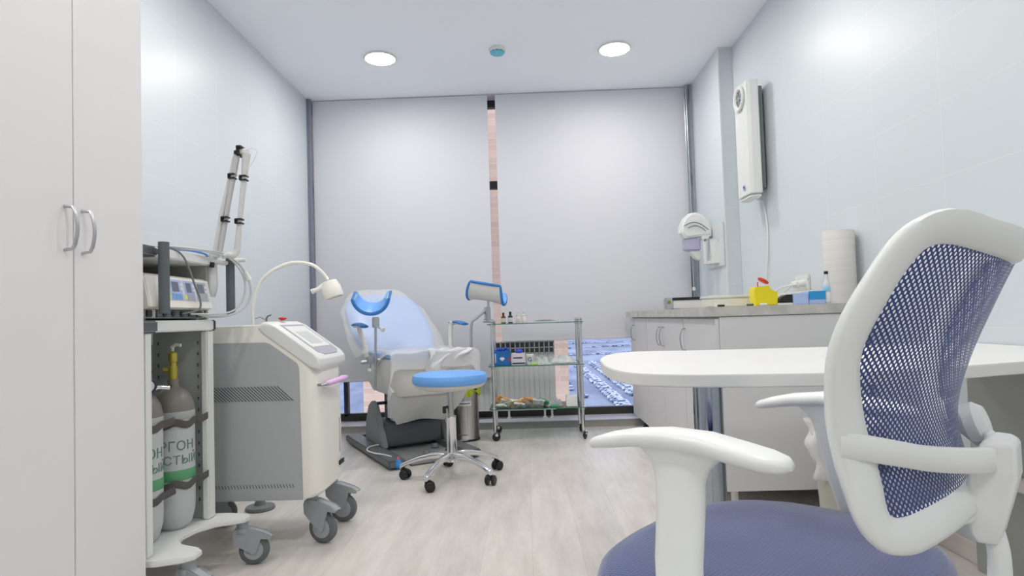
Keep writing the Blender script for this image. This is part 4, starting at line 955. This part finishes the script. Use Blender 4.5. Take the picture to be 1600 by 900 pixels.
# ------------------------------------------------------------------ wall lamp (uv recirculator)
t = thing('air_purifier', 'tall narrow white air purifier lamp mounted on the tiled wall beside the pillar', 'air purifier', (1.47, 3.85, 1.595))
make('housing', G().prism([(1.41, 3.75), (1.43, 3.735), (1.478, 3.735), (1.486, 3.745), (1.486, 3.955), (1.478, 3.965), (1.43, 3.965), (1.41, 3.95)], lambda u, v, d: (u, v, d), 1.62, 2.33, .004), M_white, t, bev=.004)
make('bottom_cap', G().prism([(1.418, 3.755), (1.48, 3.745), (1.48, 3.955), (1.418, 3.945)], lambda u, v, d: (u, v, d), 1.595, 1.622, .008), M_white, t)
make('back_plate', G().box(1.486, 1.52, 3.775, 3.94, 1.66, 2.30, .002), M_mgrey, t)
make('mount', G().box(1.50, 1.539, 3.82, 3.9, 1.66, 2.26), M_mgrey, t)
Mf = Matrix.Translation((1.408, 3.85, 2.245)) @ Matrix.Rotation(-PI / 2, 4, 'Y')
fr_ = make('fan_ring', G().lathe([(.050, -.02), (.062, -.012), (.078, .0), (.082, .010), (.076, .016), (.060, .014), (.052, .004)], n=36, M=Mf, cap=False), M_white, t)
g = G()
for k in range(6):
    g.box(-.006, .006, .008, .054, .0, .006, M=Mf @ Matrix.Rotation(k * PI / 3, 4, 'Z'))
make('fan_blade', g.merge(G().lathe([(.001, .008), (.014, .008), (.014, 0)], n=20, M=Mf)), M_alu, fr_)
make('switch', G().lathe([(.018, 0), (.020, .003), (.012, .005), (.001, .005)], n=24, M=Matrix.Translation((1.409, 3.84, 1.675)) @ Matrix.Rotation(-PI / 2, 4, 'Y')), mat('lilac ring', (186, 184, 226), .4), t)
make('switch_button', G().lathe([(.008, .004), (.008, .008), (.001, .008)], n=18, M=Matrix.Translation((1.409, 3.835, 1.675)) @ Matrix.Rotation(-PI / 2, 4, 'Y')), M_navy, t)
make('power_cord', G().tube([(1.49, 3.34, 1.035), (1.45, 3.36, 1.03), (1.44, 3.45, 1.02), (1.45, 3.6, .985), (1.48, 3.75, .97), (1.5, 3.85, .96), (1.52, 3.86, 1.05), (1.53, 3.84, 1.2), (1.533, 3.82, 1.4), (1.53, 3.86, 1.58), (1.5, 3.88, 1.605)], .0048, 8, smooth=8), M_white, t)

# ------------------------------------------------------------------ soap dispenser on the pillar
t = thing('mounted_soap_dispenser', 'white elbow soap dispenser with a lilac bottle fixed to the pillar', 'dispenser', (1.3, 4.6, 1.2))
make('wall_plate', G().box(1.425, 1.436, 4.34, 4.70, 1.225, 1.54, .003), mat('plate white', (216, 218, 222), .4), t)
make('head', G().prism([(1.19, 1.50), (1.195, 1.56), (1.22, 1.61), (1.26, 1.645), (1.31, 1.65), (1.36, 1.625), (1.40, 1.57), (1.42, 1.52), (1.42, 1.47), (1.36, 1.47), (1.22, 1.455)], lambda u, v, d: (u, d, v), 4.56, 4.67, .012, 3), M_white, t, bev=.004)
make('groove', G().tube([(1.21, 4.556, 1.548), (1.27, 4.553, 1.572), (1.33, 4.552, 1.56), (1.39, 4.555, 1.515)], .003, 8, smooth=5).tube([(1.24, 4.556, 1.532), (1.29, 4.553, 1.548), (1.34, 4.552, 1.53), (1.37, 4.555, 1.505)], .0025, 8, smooth=5), M_cabd, t)
make('bottle', G().box(1.215, 1.335, 4.57, 4.66, 1.36, 1.462, .012), M_lav, t)
make('bottle_foot', G().prism([(1.25, 1.36), (1.335, 1.36), (1.335, 1.29), (1.30, 1.30)], lambda u, v, d: (u, d, v), 4.58, 4.65, .006), M_white, t)
lv = make('elbow_lever', G().box(1.335, 1.355, 4.50, 4.53, 1.265, 1.45, .006).box(1.385, 1.405, 4.50, 4.53, 1.25, 1.45, .006).box(1.335, 1.405, 4.5, 4.53, 1.25, 1.275, .006).box(1.335, 1.405, 4.52, 4.60, 1.44, 1.465, .004), M_white, t)
make('lever_pin', G().cyl((1.345, 4.495, 1.43), (1.345, 4.53, 1.43), .009, n=12).cyl((1.39, 4.495, 1.45), (1.39, 4.53, 1.45), .010, n=12), M_mgrey, lv)
make('drip_box', G().prism([(1.40, 1.44), (1.43, 1.40), (1.43, 1.25), (1.38, 1.25)], lambda u, v, d: (u, d, v), 4.44, 4.56, .004), M_white, t)

# ------------------------------------------------------------------ desk
t = thing('desk', 'long white laminate desk with a rounded end on a steel column leg', 'desk', (.9, 1.75, 0))
ctrl = [(1.536, 2.165), (1.045, 2.155), (.631, 2.178), (.47, 2.21), (.387, 2.208), (.294, 2.119), (.246, 1.98), (.224, 1.861), (.213, 1.71), (.210, 1.58), (.225, 1.46), (.262, 1.385), (.345, 1.335), (.46, 1.308), (.627, 1.288), (.85, 1.315), (1.126, 1.407), (1.536, 1.50)]
sm = spline([V((a, b, 0)) for a, b in ctrl], 5)
make('desktop', G().prism([(p.x, p.y) for p in sm], lambda u, v, d: (u, v, d), .737, .765, .0022), M_lam, t, smooth=30)
make('column_leg', G().cyl((.512, 1.75, .012), (.512, 1.75, .737), .041, n=40), M_chrome_leg, t)
make('leg_foot', G().cyl((.512, 1.75, 0), (.512, 1.75, .012), .055, n=40), M_blk, t)
make('leg_flange', G().cyl((.512, 1.75, .727), (.512, 1.75, .737), .06, n=40), M_chrome_leg, t)
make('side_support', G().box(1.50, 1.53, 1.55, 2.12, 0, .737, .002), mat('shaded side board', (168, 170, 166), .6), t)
solo('cable_trunking', G().box(1.47, 1.4985, 1.6, 2.1, .325, .365, .004), mat('trunking', (224, 216, 214), .5), 'pale cable trunking running along the board under the desk', 'trunking')

# waste bin behind the desk
t = thing('waste_bin', 'cream waste bin with a crumpled white liner under the worktop side', 'waste bin', (1.235, 2.42, 0))
make('bin', G().lathe([(.09, 0), (.095, .004), (.118, .40), (.122, .41), (.114, .41), (.09, .01), (.001, .01)], n=36), mat('bin cream', (204, 203, 192), .5), t, **L)
make('liner', G().sheet(lambda u, v: ((.126 + .012 * math.sin(u * 50) + .012 * math.sin(v * 9 + u * 20)) * math.cos(u * 2 * PI), (.126 + .012 * math.sin(u * 50) + .01 * math.sin(v * 9 + u * 17)) * math.sin(u * 2 * PI), .46 - (.17 + .05 * math.sin(u * 14)) * v), 80, 8, .001), mat('white liner', (238, 238, 238), .4), t, smooth=180, **L)

# ------------------------------------------------------------------ office chair
SCL = 1.08
FA = math.atan2(.692, -.722)           # heading of the chair's front
c0 = (.35 * SCL, .93 * SCL)
t = thing('office_chair', 'white framed swivel office chair with navy mesh back and blue seat at the desk', 'office chair', (c0[0], c0[1], 0), FA - PI / 2)
def C(x, y, z): return V((x * SCL, y * SCL, .9 + SCL * (z - .9)))
zt_ = [.45, .6, .67, .755, .83, .95, 1.05, 1.15]; yt_ = [-.29, -.275, -.262, -.243, -.262, -.314, -.365, -.42]
def yb(z):
    def lerp(z):
        for i in range(len(zt_) - 1):
            if z <= zt_[i + 1]:
                k = (z - zt_[i]) / (zt_[i + 1] - zt_[i]); return yt_[i] + (yt_[i + 1] - yt_[i]) * k
        return yt_[-1]
    return sum(lerp(z + d) for d in (-.03, -.015, 0, .015, .03)) / 5
KK = 1.35
def S(x, z, off=0.0):
    y = yb(z) + KK * x * x; n = V((-2 * KK * x, 1, 0)); n.normalize()
    return V((x, y, z)) + n * off
OUT = [(0, .978), (-.072, .982), (-.132, .986), (-.176, .994), (-.2, .996), (-.221, .989), (-.233, .979), (-.24, .963), (-.244, .941), (-.249, .92), (-.253, .9), (-.254, .884), (-.253, .862), (-.25, .845), (-.245, .828), (-.24, .809), (-.234, .786), (-.226, .753), (-.224, .728), (-.222, .703), (-.221, .681), (-.218, .669), (-.211, .654), (-.201, .644), (-.189, .639), (-.168, .637), (-.15, .639), (-.131, .643), (-.06, .652), (0, .655)]
INN = [(0, .944), (-.031, .946), (-.094, .951), (-.136, .956), (-.171, .961), (-.188, .962), (-.2, .96), (-.204, .955), (-.207, .947), (-.211, .936), (-.215, .924), (-.218, .9), (-.221, .881), (-.223, .865), (-.222, .848), (-.216, .834), (-.211, .82), (-.199, .792), (-.193, .778), (-.189, .767), (-.180, .74), (-.180, .712), (-.185, .69), (-.184, .675), (-.167, .674), (-.136, .678), (-.1, .682), (-.051, .686), (0, .69)]
cen = (0, .815)
def radial(poly, th):
    dx, dz = math.cos(th), math.sin(th); best = None
    for (a, b) in zip(poly, poly[1:]):
        ax, az = a[0] - cen[0], a[1] - cen[1]; bx, bz = b[0] - cen[0], b[1] - cen[1]
        ex, ez = bx - ax, bz - az; det = dx * (-ez) + ex * dz
        if abs(det) < 1e-12: continue
        r_ = (ax * (-ez) + ex * az) / det; s_ = (dx * az - dz * ax) / det
        if -1e-6 <= s_ <= 1 + 1e-6 and r_ > 0: best = r_ if best is None else max(best, r_)
    return best
ths = []
for a, b, n in ((90, 125, 10), (125, 160, 20), (160, 200, 16), (200, 235, 22), (235, 270, 10)):
    ths += [a + (b - a) * k / n for k in range(n)]
ths.append(270)
half_o = []; half_i = []
for d in ths:
    th = math.radians(d); ro = radial(OUT, th); ri = radial(INN, th)
    half_o.append((ro * math.cos(th), cen[1] + ro * math.sin(th))); half_i.append((ri * math.cos(th), cen[1] + ri * math.sin(th)))
def smooth_poly(p):
    for _ in range(3):
        p = [p[0]] + [((p[i - 1][0] + 2 * p[i][0] + p[i + 1][0]) / 4, (p[i - 1][1] + 2 * p[i][1] + p[i + 1][1]) / 4) for i in range(1, len(p) - 1)] + [p[-1]]
    return p
half_o = smooth_poly(half_o); half_i = smooth_poly(half_i)
full_o = half_o + [(-x, z) for x, z in half_o[-2:0:-1]]; full_i = half_i + [(-x, z) for x, z in half_i[-2:0:-1]]
rings = []
for (ox, oz), (ix, iz) in zip(full_o, full_i):
    ring = []
    # cross section from inner edge to outer edge; off < 0 is the rear face
    for k, off in ((0, .014), (.25, .020), (.7, .022), (.93, .018), (1.0, .010), (.95, .003), (.75, .0), (.4, .0), (.08, .003), (0, .008)):
        x = ix + (ox - ix) * k; z = iz + (oz - iz) * k
        top = max(0, (z - .945) / .05) ; o2 = off
        ring.append(C(*S(x, z, o2)))
    rings.append(ring)
M_chair = mat('chair white plastic', (238, 240, 238), .33)
make('back_frame', G().loft(rings, closed=True), M_chair, t, smooth=70, **L)
def mesh_mat():
    m = mat('navy mesh fabric', (44, 62, 124), .6, Sheen_Weight=.3, Sheen_Roughness=.4); nt = m.node_tree; b = nt.nodes['Principled BSDF']
    tc = N(m, 'ShaderNodeTexCoord'); sp = N(m, 'ShaderNodeSeparateXYZ'); lk(m, tc.outputs['Object'], sp.inputs[0])
    def mth(op, a, bb=None):
        n = N(m, 'ShaderNodeMath', operation=op)
        for i, q in enumerate((a, bb)):
            if q is None: continue
            if isinstance(q, (int, float)): n.inputs[i].default_value = q
            else: lk(m, q, n.inputs[i])
        return n.outputs[0]
    PXW, PZW = .0074, .0082
    def dist(off):
        u = mth('SUBTRACT', mth('FRACT', mth('ADD', mth('DIVIDE', sp.outputs['X'], PXW), off + 50)), .5)
        v = mth('SUBTRACT', mth('FRACT', mth('ADD', mth('DIVIDE', sp.outputs['Z'], PZW), off + 50)), .5)
        return mth('ADD', mth('MULTIPLY', u, u), mth('MULTIPLY', mth('MULTIPLY', v, v), .62))
    d = mth('MINIMUM', dist(0.0), dist(.5))
    hole = mth('LESS_THAN', d, .036)
    tr = N(m, 'ShaderNodeBsdfTransparent'); mx = N(m, 'ShaderNodeMixShader')
    lk(m, hole, mx.inputs[0]); lk(m, b.outputs[0], mx.inputs[1]); lk(m, tr.outputs[0], mx.inputs[2]); lk(m, mx.outputs[0], nt.nodes['Material Output'].inputs[0])
    return m
g = G(); NR = 14; vs = []
ctr = g.bm.verts.new(C(*S(0, cen[1], .008)))
for r_ in range(1, NR + 1):
    k = r_ / NR * 1.03; vs.append([g.bm.verts.new(C(*S(x * k, cen[1] + (z - cen[1]) * k, .008))) for x, z in full_i])
nn = len(full_i)
for j in range(nn): g.bm.faces.new((ctr, vs[0][j], vs[0][(j + 1) % nn]))
for r_ in range(NR - 1):
    for j in range(nn): g.bm.faces.new((vs[r_][j], vs[r_][(j + 1) % nn], vs[r_ + 1][(j + 1) % nn], vs[r_ + 1][j]))
make('mesh_back', g, mesh_mat(), t, smooth=180, **L)
# lumbar hoop
hp = [(-.2175, -.1735, .758), (-.210, -.1815, .7555), (-.194, -.1935, .751), (-.16, -.2140, .742), (-.12, -.229, .732), (-.08, -.249, .725), (-.03, -.274, .720), (.03, -.276, .720), (.08, -.258, .725), (.12, -.236, .732), (.16, -.213, .742), (.194, -.1935, .751), (.210, -.1815, .7555), (.2175, -.1735, .758)]
cp = spline([C(*p) for p in hp], 6); rings = []
for i, p in enumerate(cp):
    tn = (cp[min(i + 1, len(cp) - 1)] - cp[max(i - 1, 0)]); tn.z = 0; tn.normalize(); nn_ = V((tn.y, -tn.x, 0)); e = abs(2 * i / (len(cp) - 1) - 1)
    hh = .0140 * SCL; w = .0075 * SCL
    rings.append([p + nn_ * (w * a) + V((0, 0, hh * b)) for a, b in ((-1, -.85), (-.6, -1), (.6, -1), (1, -.88), (1.1, 0), (1, .88), (.6, 1), (-.6, 1), (-1, .85), (-1, 0))])
make('lumbar_hoop', G().loft(rings), M_chair, t, smooth=60, **L)
def blk(z, w, y0, y1): return [C(-w, y0, z), C(-w * .8, y1, z), C(w * .8, y1, z), C(w, y0, z)]
make('spine_bracket', G().loft([blk(.744, .026, -.276, -.292), blk(.738, .032, -.268, -.300), blk(.70, .032, -.254, -.300), blk(.66, .030, -.251, -.290), blk(.630, .026, -.252, -.282), blk(.618, .020, -.258, -.276)]), M_chair, t, smooth=30, bev=.005, **L)
make('lower_socket', G().loft([[C(x, y, z) for x, y, z in ((-w, yy, .66), (-w * .9, yy, .676), (w * .9, yy, .676), (w, yy, .66), (w * .9, yy, .644), (-w * .9, yy, .644))] for w, yy in ((.12, -.232), (.09, -.240), (.06, -.250), (.025, -.262))]), M_chair, t, smooth=60, bev=.004, **L)
make('spine', G().tube([C(0, -.270, .64), C(0, -.276, .60), C(0, -.27, .55), C(0, -.24, .505), C(0, -.15, .482), C(0, -.02, .478)], [.012, .0125, .014, .018, .022, .022], 14, smooth=5, flat=1.1, up=(0, 1, .3)), M_chair, t, **L)
make('lumbar_knob', G().lathe([(.012, -.012), (.026, -.008), (.028, .006), (.02, .016), (.004, .018)], n=24, M=Matrix.Translation(C(.075, -.248, .745)) @ Matrix.Rotation(PI / 2 - .3, 4, 'X')), M_chair, t, **L)
# seat
def sup(a, b0, b1, n, z, p=2.6):
    out = []
    for k in range(n):
        th = 2 * PI * k / n; c, s_ = math.cos(th), math.sin(th)
        x = a * math.copysign(abs(c) ** (2 / p), c); yy = math.copysign(abs(s_) ** (2 / p), s_)
        out.append(C(x, (b1 + b0) / 2 + (b1 - b0) / 2 * yy, z(x, yy) if callable(z) else z))
    return out
def dome(h, edge):
    return lambda x, yy: edge + h - .018 * max(0, yy - .5) - .006 * (x / .27) ** 2
seat_r = [sup(.20, -.17, .17, 64, .485), sup(.250, -.205, .182, 64, .492), sup(.268, -.222, .204, 64, .506), sup(.273, -.226, .210, 64, .520), sup(.270, -.223, .206, 64, .532), sup(.259, -.213, .195, 64, .541), sup(.24, -.19, .172, 64, .547), sup(.17, -.13, .14, 64, .548), sup(.06, -.05, .05, 64, .547)]
def seat_mat():
    m = mat('blue mesh seat fabric', (20, 66, 160), .75, Sheen_Weight=.75, Sheen_Roughness=.5); b = m.node_tree.nodes['Principled BSDF']
    b.inputs['Sheen Tint'].default_value = (.86, .85, .90, 1)
    tc = N(m, 'ShaderNodeTexCoord'); mp = N(m, 'ShaderNodeMapping'); mp.inputs['Scale'].default_value = (190, 150, 150)
    vo = N(m, 'ShaderNodeTexVoronoi'); vo.inputs['Scale'].default_value = 1; vo.inputs['Randomness'].default_value = .15
    bp = N(m, 'ShaderNodeBump'); bp.inputs['Strength'].default_value = .5; bp.inputs['Distance'].default_value = .0015
    cr = N(m, 'ShaderNodeValToRGB'); cr.color_ramp.elements[0].position = .15; cr.color_ramp.elements[0].color = lin((12, 26, 78)); cr.color_ramp.elements[1].position = .5; cr.color_ramp.elements[1].color = lin((34, 62, 124))
    lk(m, tc.outputs['Object'], mp.inputs[0]); lk(m, mp.outputs[0], vo.inputs['Vector']); lk(m, vo.outputs['Distance'], bp.inputs['Height']); lk(m, bp.outputs[0], b.inputs['Normal'])
    lk(m, vo.outputs['Distance'], cr.inputs[0]); lk(m, cr.outputs[0], b.inputs['Base Color'])
    return m
make('seat', G().loft(seat_r), seat_mat(), t, smooth=70, **L)
make('seat_shell', G().loft([sup(.14, -.12, .12, 48, .462), sup(.21, -.18, .16, 48, .474), sup(.250, -.205, .182, 48, .4915)]), M_chair, t, **L)
# arms
for sx in (-1, 1):
    st = [(.132, .728, .010, .004), (.125, .730, .020, .008), (.10, .736, .024, .0105), (.065, .743, .026, .0115), (.015, .748, .027, .0125), (-.035, .747, .028, .013), (-.08, .740, .029, .0125), (-.108, .736, .028, .0115), (-.125, .734, .021, .009), (-.133, .733, .009, .004)]
    rings = [[C(sx * .238 + w * math.copysign(abs(math.cos(a)) ** .8, math.cos(a)), y - (.024 if sx > 0 else 0), z - (.008 if sx > 0 else .003) + h_ * math.copysign(abs(math.sin(a)) ** .8, math.sin(a))) for a in [2 * PI * q / 20 for q in range(20)]] for y, z, w, h_ in st]
    ar = make('armrest', G().loft(rings), M_chair, t, smooth=60, **L)
    # upright: flares into the pad, splays out and hooks under the seat
    us = [(.238, .001, .740, .072, .018), (.238, .0, .730, .054, .0165), (.240, .0, .716, .040, .015), (.243, -.001, .700, .034, .014), (.251, -.004, .66, .032, .013), (.266, -.008, .61, .031, .013), (.280, -.016, .56, .030, .013), (.296, -.020, .52, .030, .013), (.302, -.020, .49, .030, .013)]
    rings = [[C(sx * x + tt * math.cos(a), y - (.024 if sx > 0 else 0) + w * math.copysign(abs(math.sin(a)) ** .75, math.sin(a)), z - (.008 if sx > 0 else .003)) for a in [2 * PI * q / 18 for q in range(18)]] for x, y, z, w, tt in us]
    rings.append([C(sx * .298 + .013 * math.cos(a) * .9, -.02 - (.024 if sx > 0 else 0) + .030 * math.sin(a), .470 - sx * .012 * math.cos(a)) for a in [2 * PI * q / 18 for q in range(18)]])
    rings.append([C(sx * .27, -.02 - (.024 if sx > 0 else 0) + .030 * math.sin(a), .463 - sx * .010 * math.cos(a)) for a in [2 * PI * q / 18 for q in range(18)]])
    rings.append([C(sx * .12, -.02 - (.024 if sx > 0 else 0) + .030 * math.sin(a), .460 - sx * .010 * math.cos(a)) for a in [2 * PI * q / 18 for q in range(18)]])
    make('armrest_upright', G().loft(rings), M_chair, ar, smooth=60, **L)
make('mechanism', G().box(-.10, .10, -.12, .12, C(0, 0, .43).z, C(0, 0, .465).z, .01), M_mgrey, t, **L)
make('gas_column', G().lathe([(.03, .09), (.03, .24), (.016, .245), (.016, C(0, 0, .435).z)], n=24), M_chr, t, **L)
for k in range(5):
    a = math.radians(20 + 72 * k); c, s_ = math.cos(a), math.sin(a)
    def st2(r_, z, w, h): return [V((r_ * c - q * w * s_, r_ * s_ + q * w * c, z + p * h)) for q, p in ((-1, -1), (1, -1), (1, .6), (.6, 1), (-.6, 1), (-1, .6))]
    lg = make('base_leg', G().loft([st2(.01, .12, .03, .028), st2(.12, .115, .026, .022), st2(.26, .09, .02, .016), st2(.30, .08, .018, .014)]), M_chair, t, smooth=50, **L)
    Tm = Matrix.Translation((.285 * c, .285 * s_, 0)) @ Matrix.Rotation(a + 1, 4, 'Z')
    cs = make('caster', G().merge(G().cyl((0, 0, .04), (0, 0, .075), .008, n=12), Tm).merge(G().prism([(-.012, .04), (0, .056), (.02, .054), (.036, .04), (.02, .028), (-.01, .03)], lambda u, v, d: (u, d, v), -.01, .01, .002), Tm), M_blk, lg, **L)
    for sy in (-1, 1):
        make('wheel', G().lathe([(.004, -.008), (.022, -.008), (.027, -.004), (.027, .005), (.022, .009), (.004, .009)], n=20, M=Tm @ Matrix.Translation((.014, sy * .018, .027)) @ Matrix.Rotation(PI / 2, 4, 'X')), M_blk, cs, **L)

# ------------------------------------------------------------------ light
w = bpy.data.worlds.new('sky'); sc.world = w; w.use_nodes = True
bg = w.node_tree.nodes['Background']; bg.inputs[0].default_value = lin((205, 214, 234)); bg.inputs[1].default_value = 1.0
sc.view_settings.view_transform = 'Standard'; sc.view_settings.look = 'None'; sc.view_settings.gamma = 1; sc.view_settings.use_curve_mapping = False
sc.view_settings.exposure = 1.30
sc.cycles.max_bounces = 10; sc.cycles.diffuse_bounces = 6; sc.cycles.transparent_max_bounces = 16; sc.cycles.glossy_bounces = 4
sc.cycles.sample_clamp_indirect = 6; sc.cycles.use_denoising = True
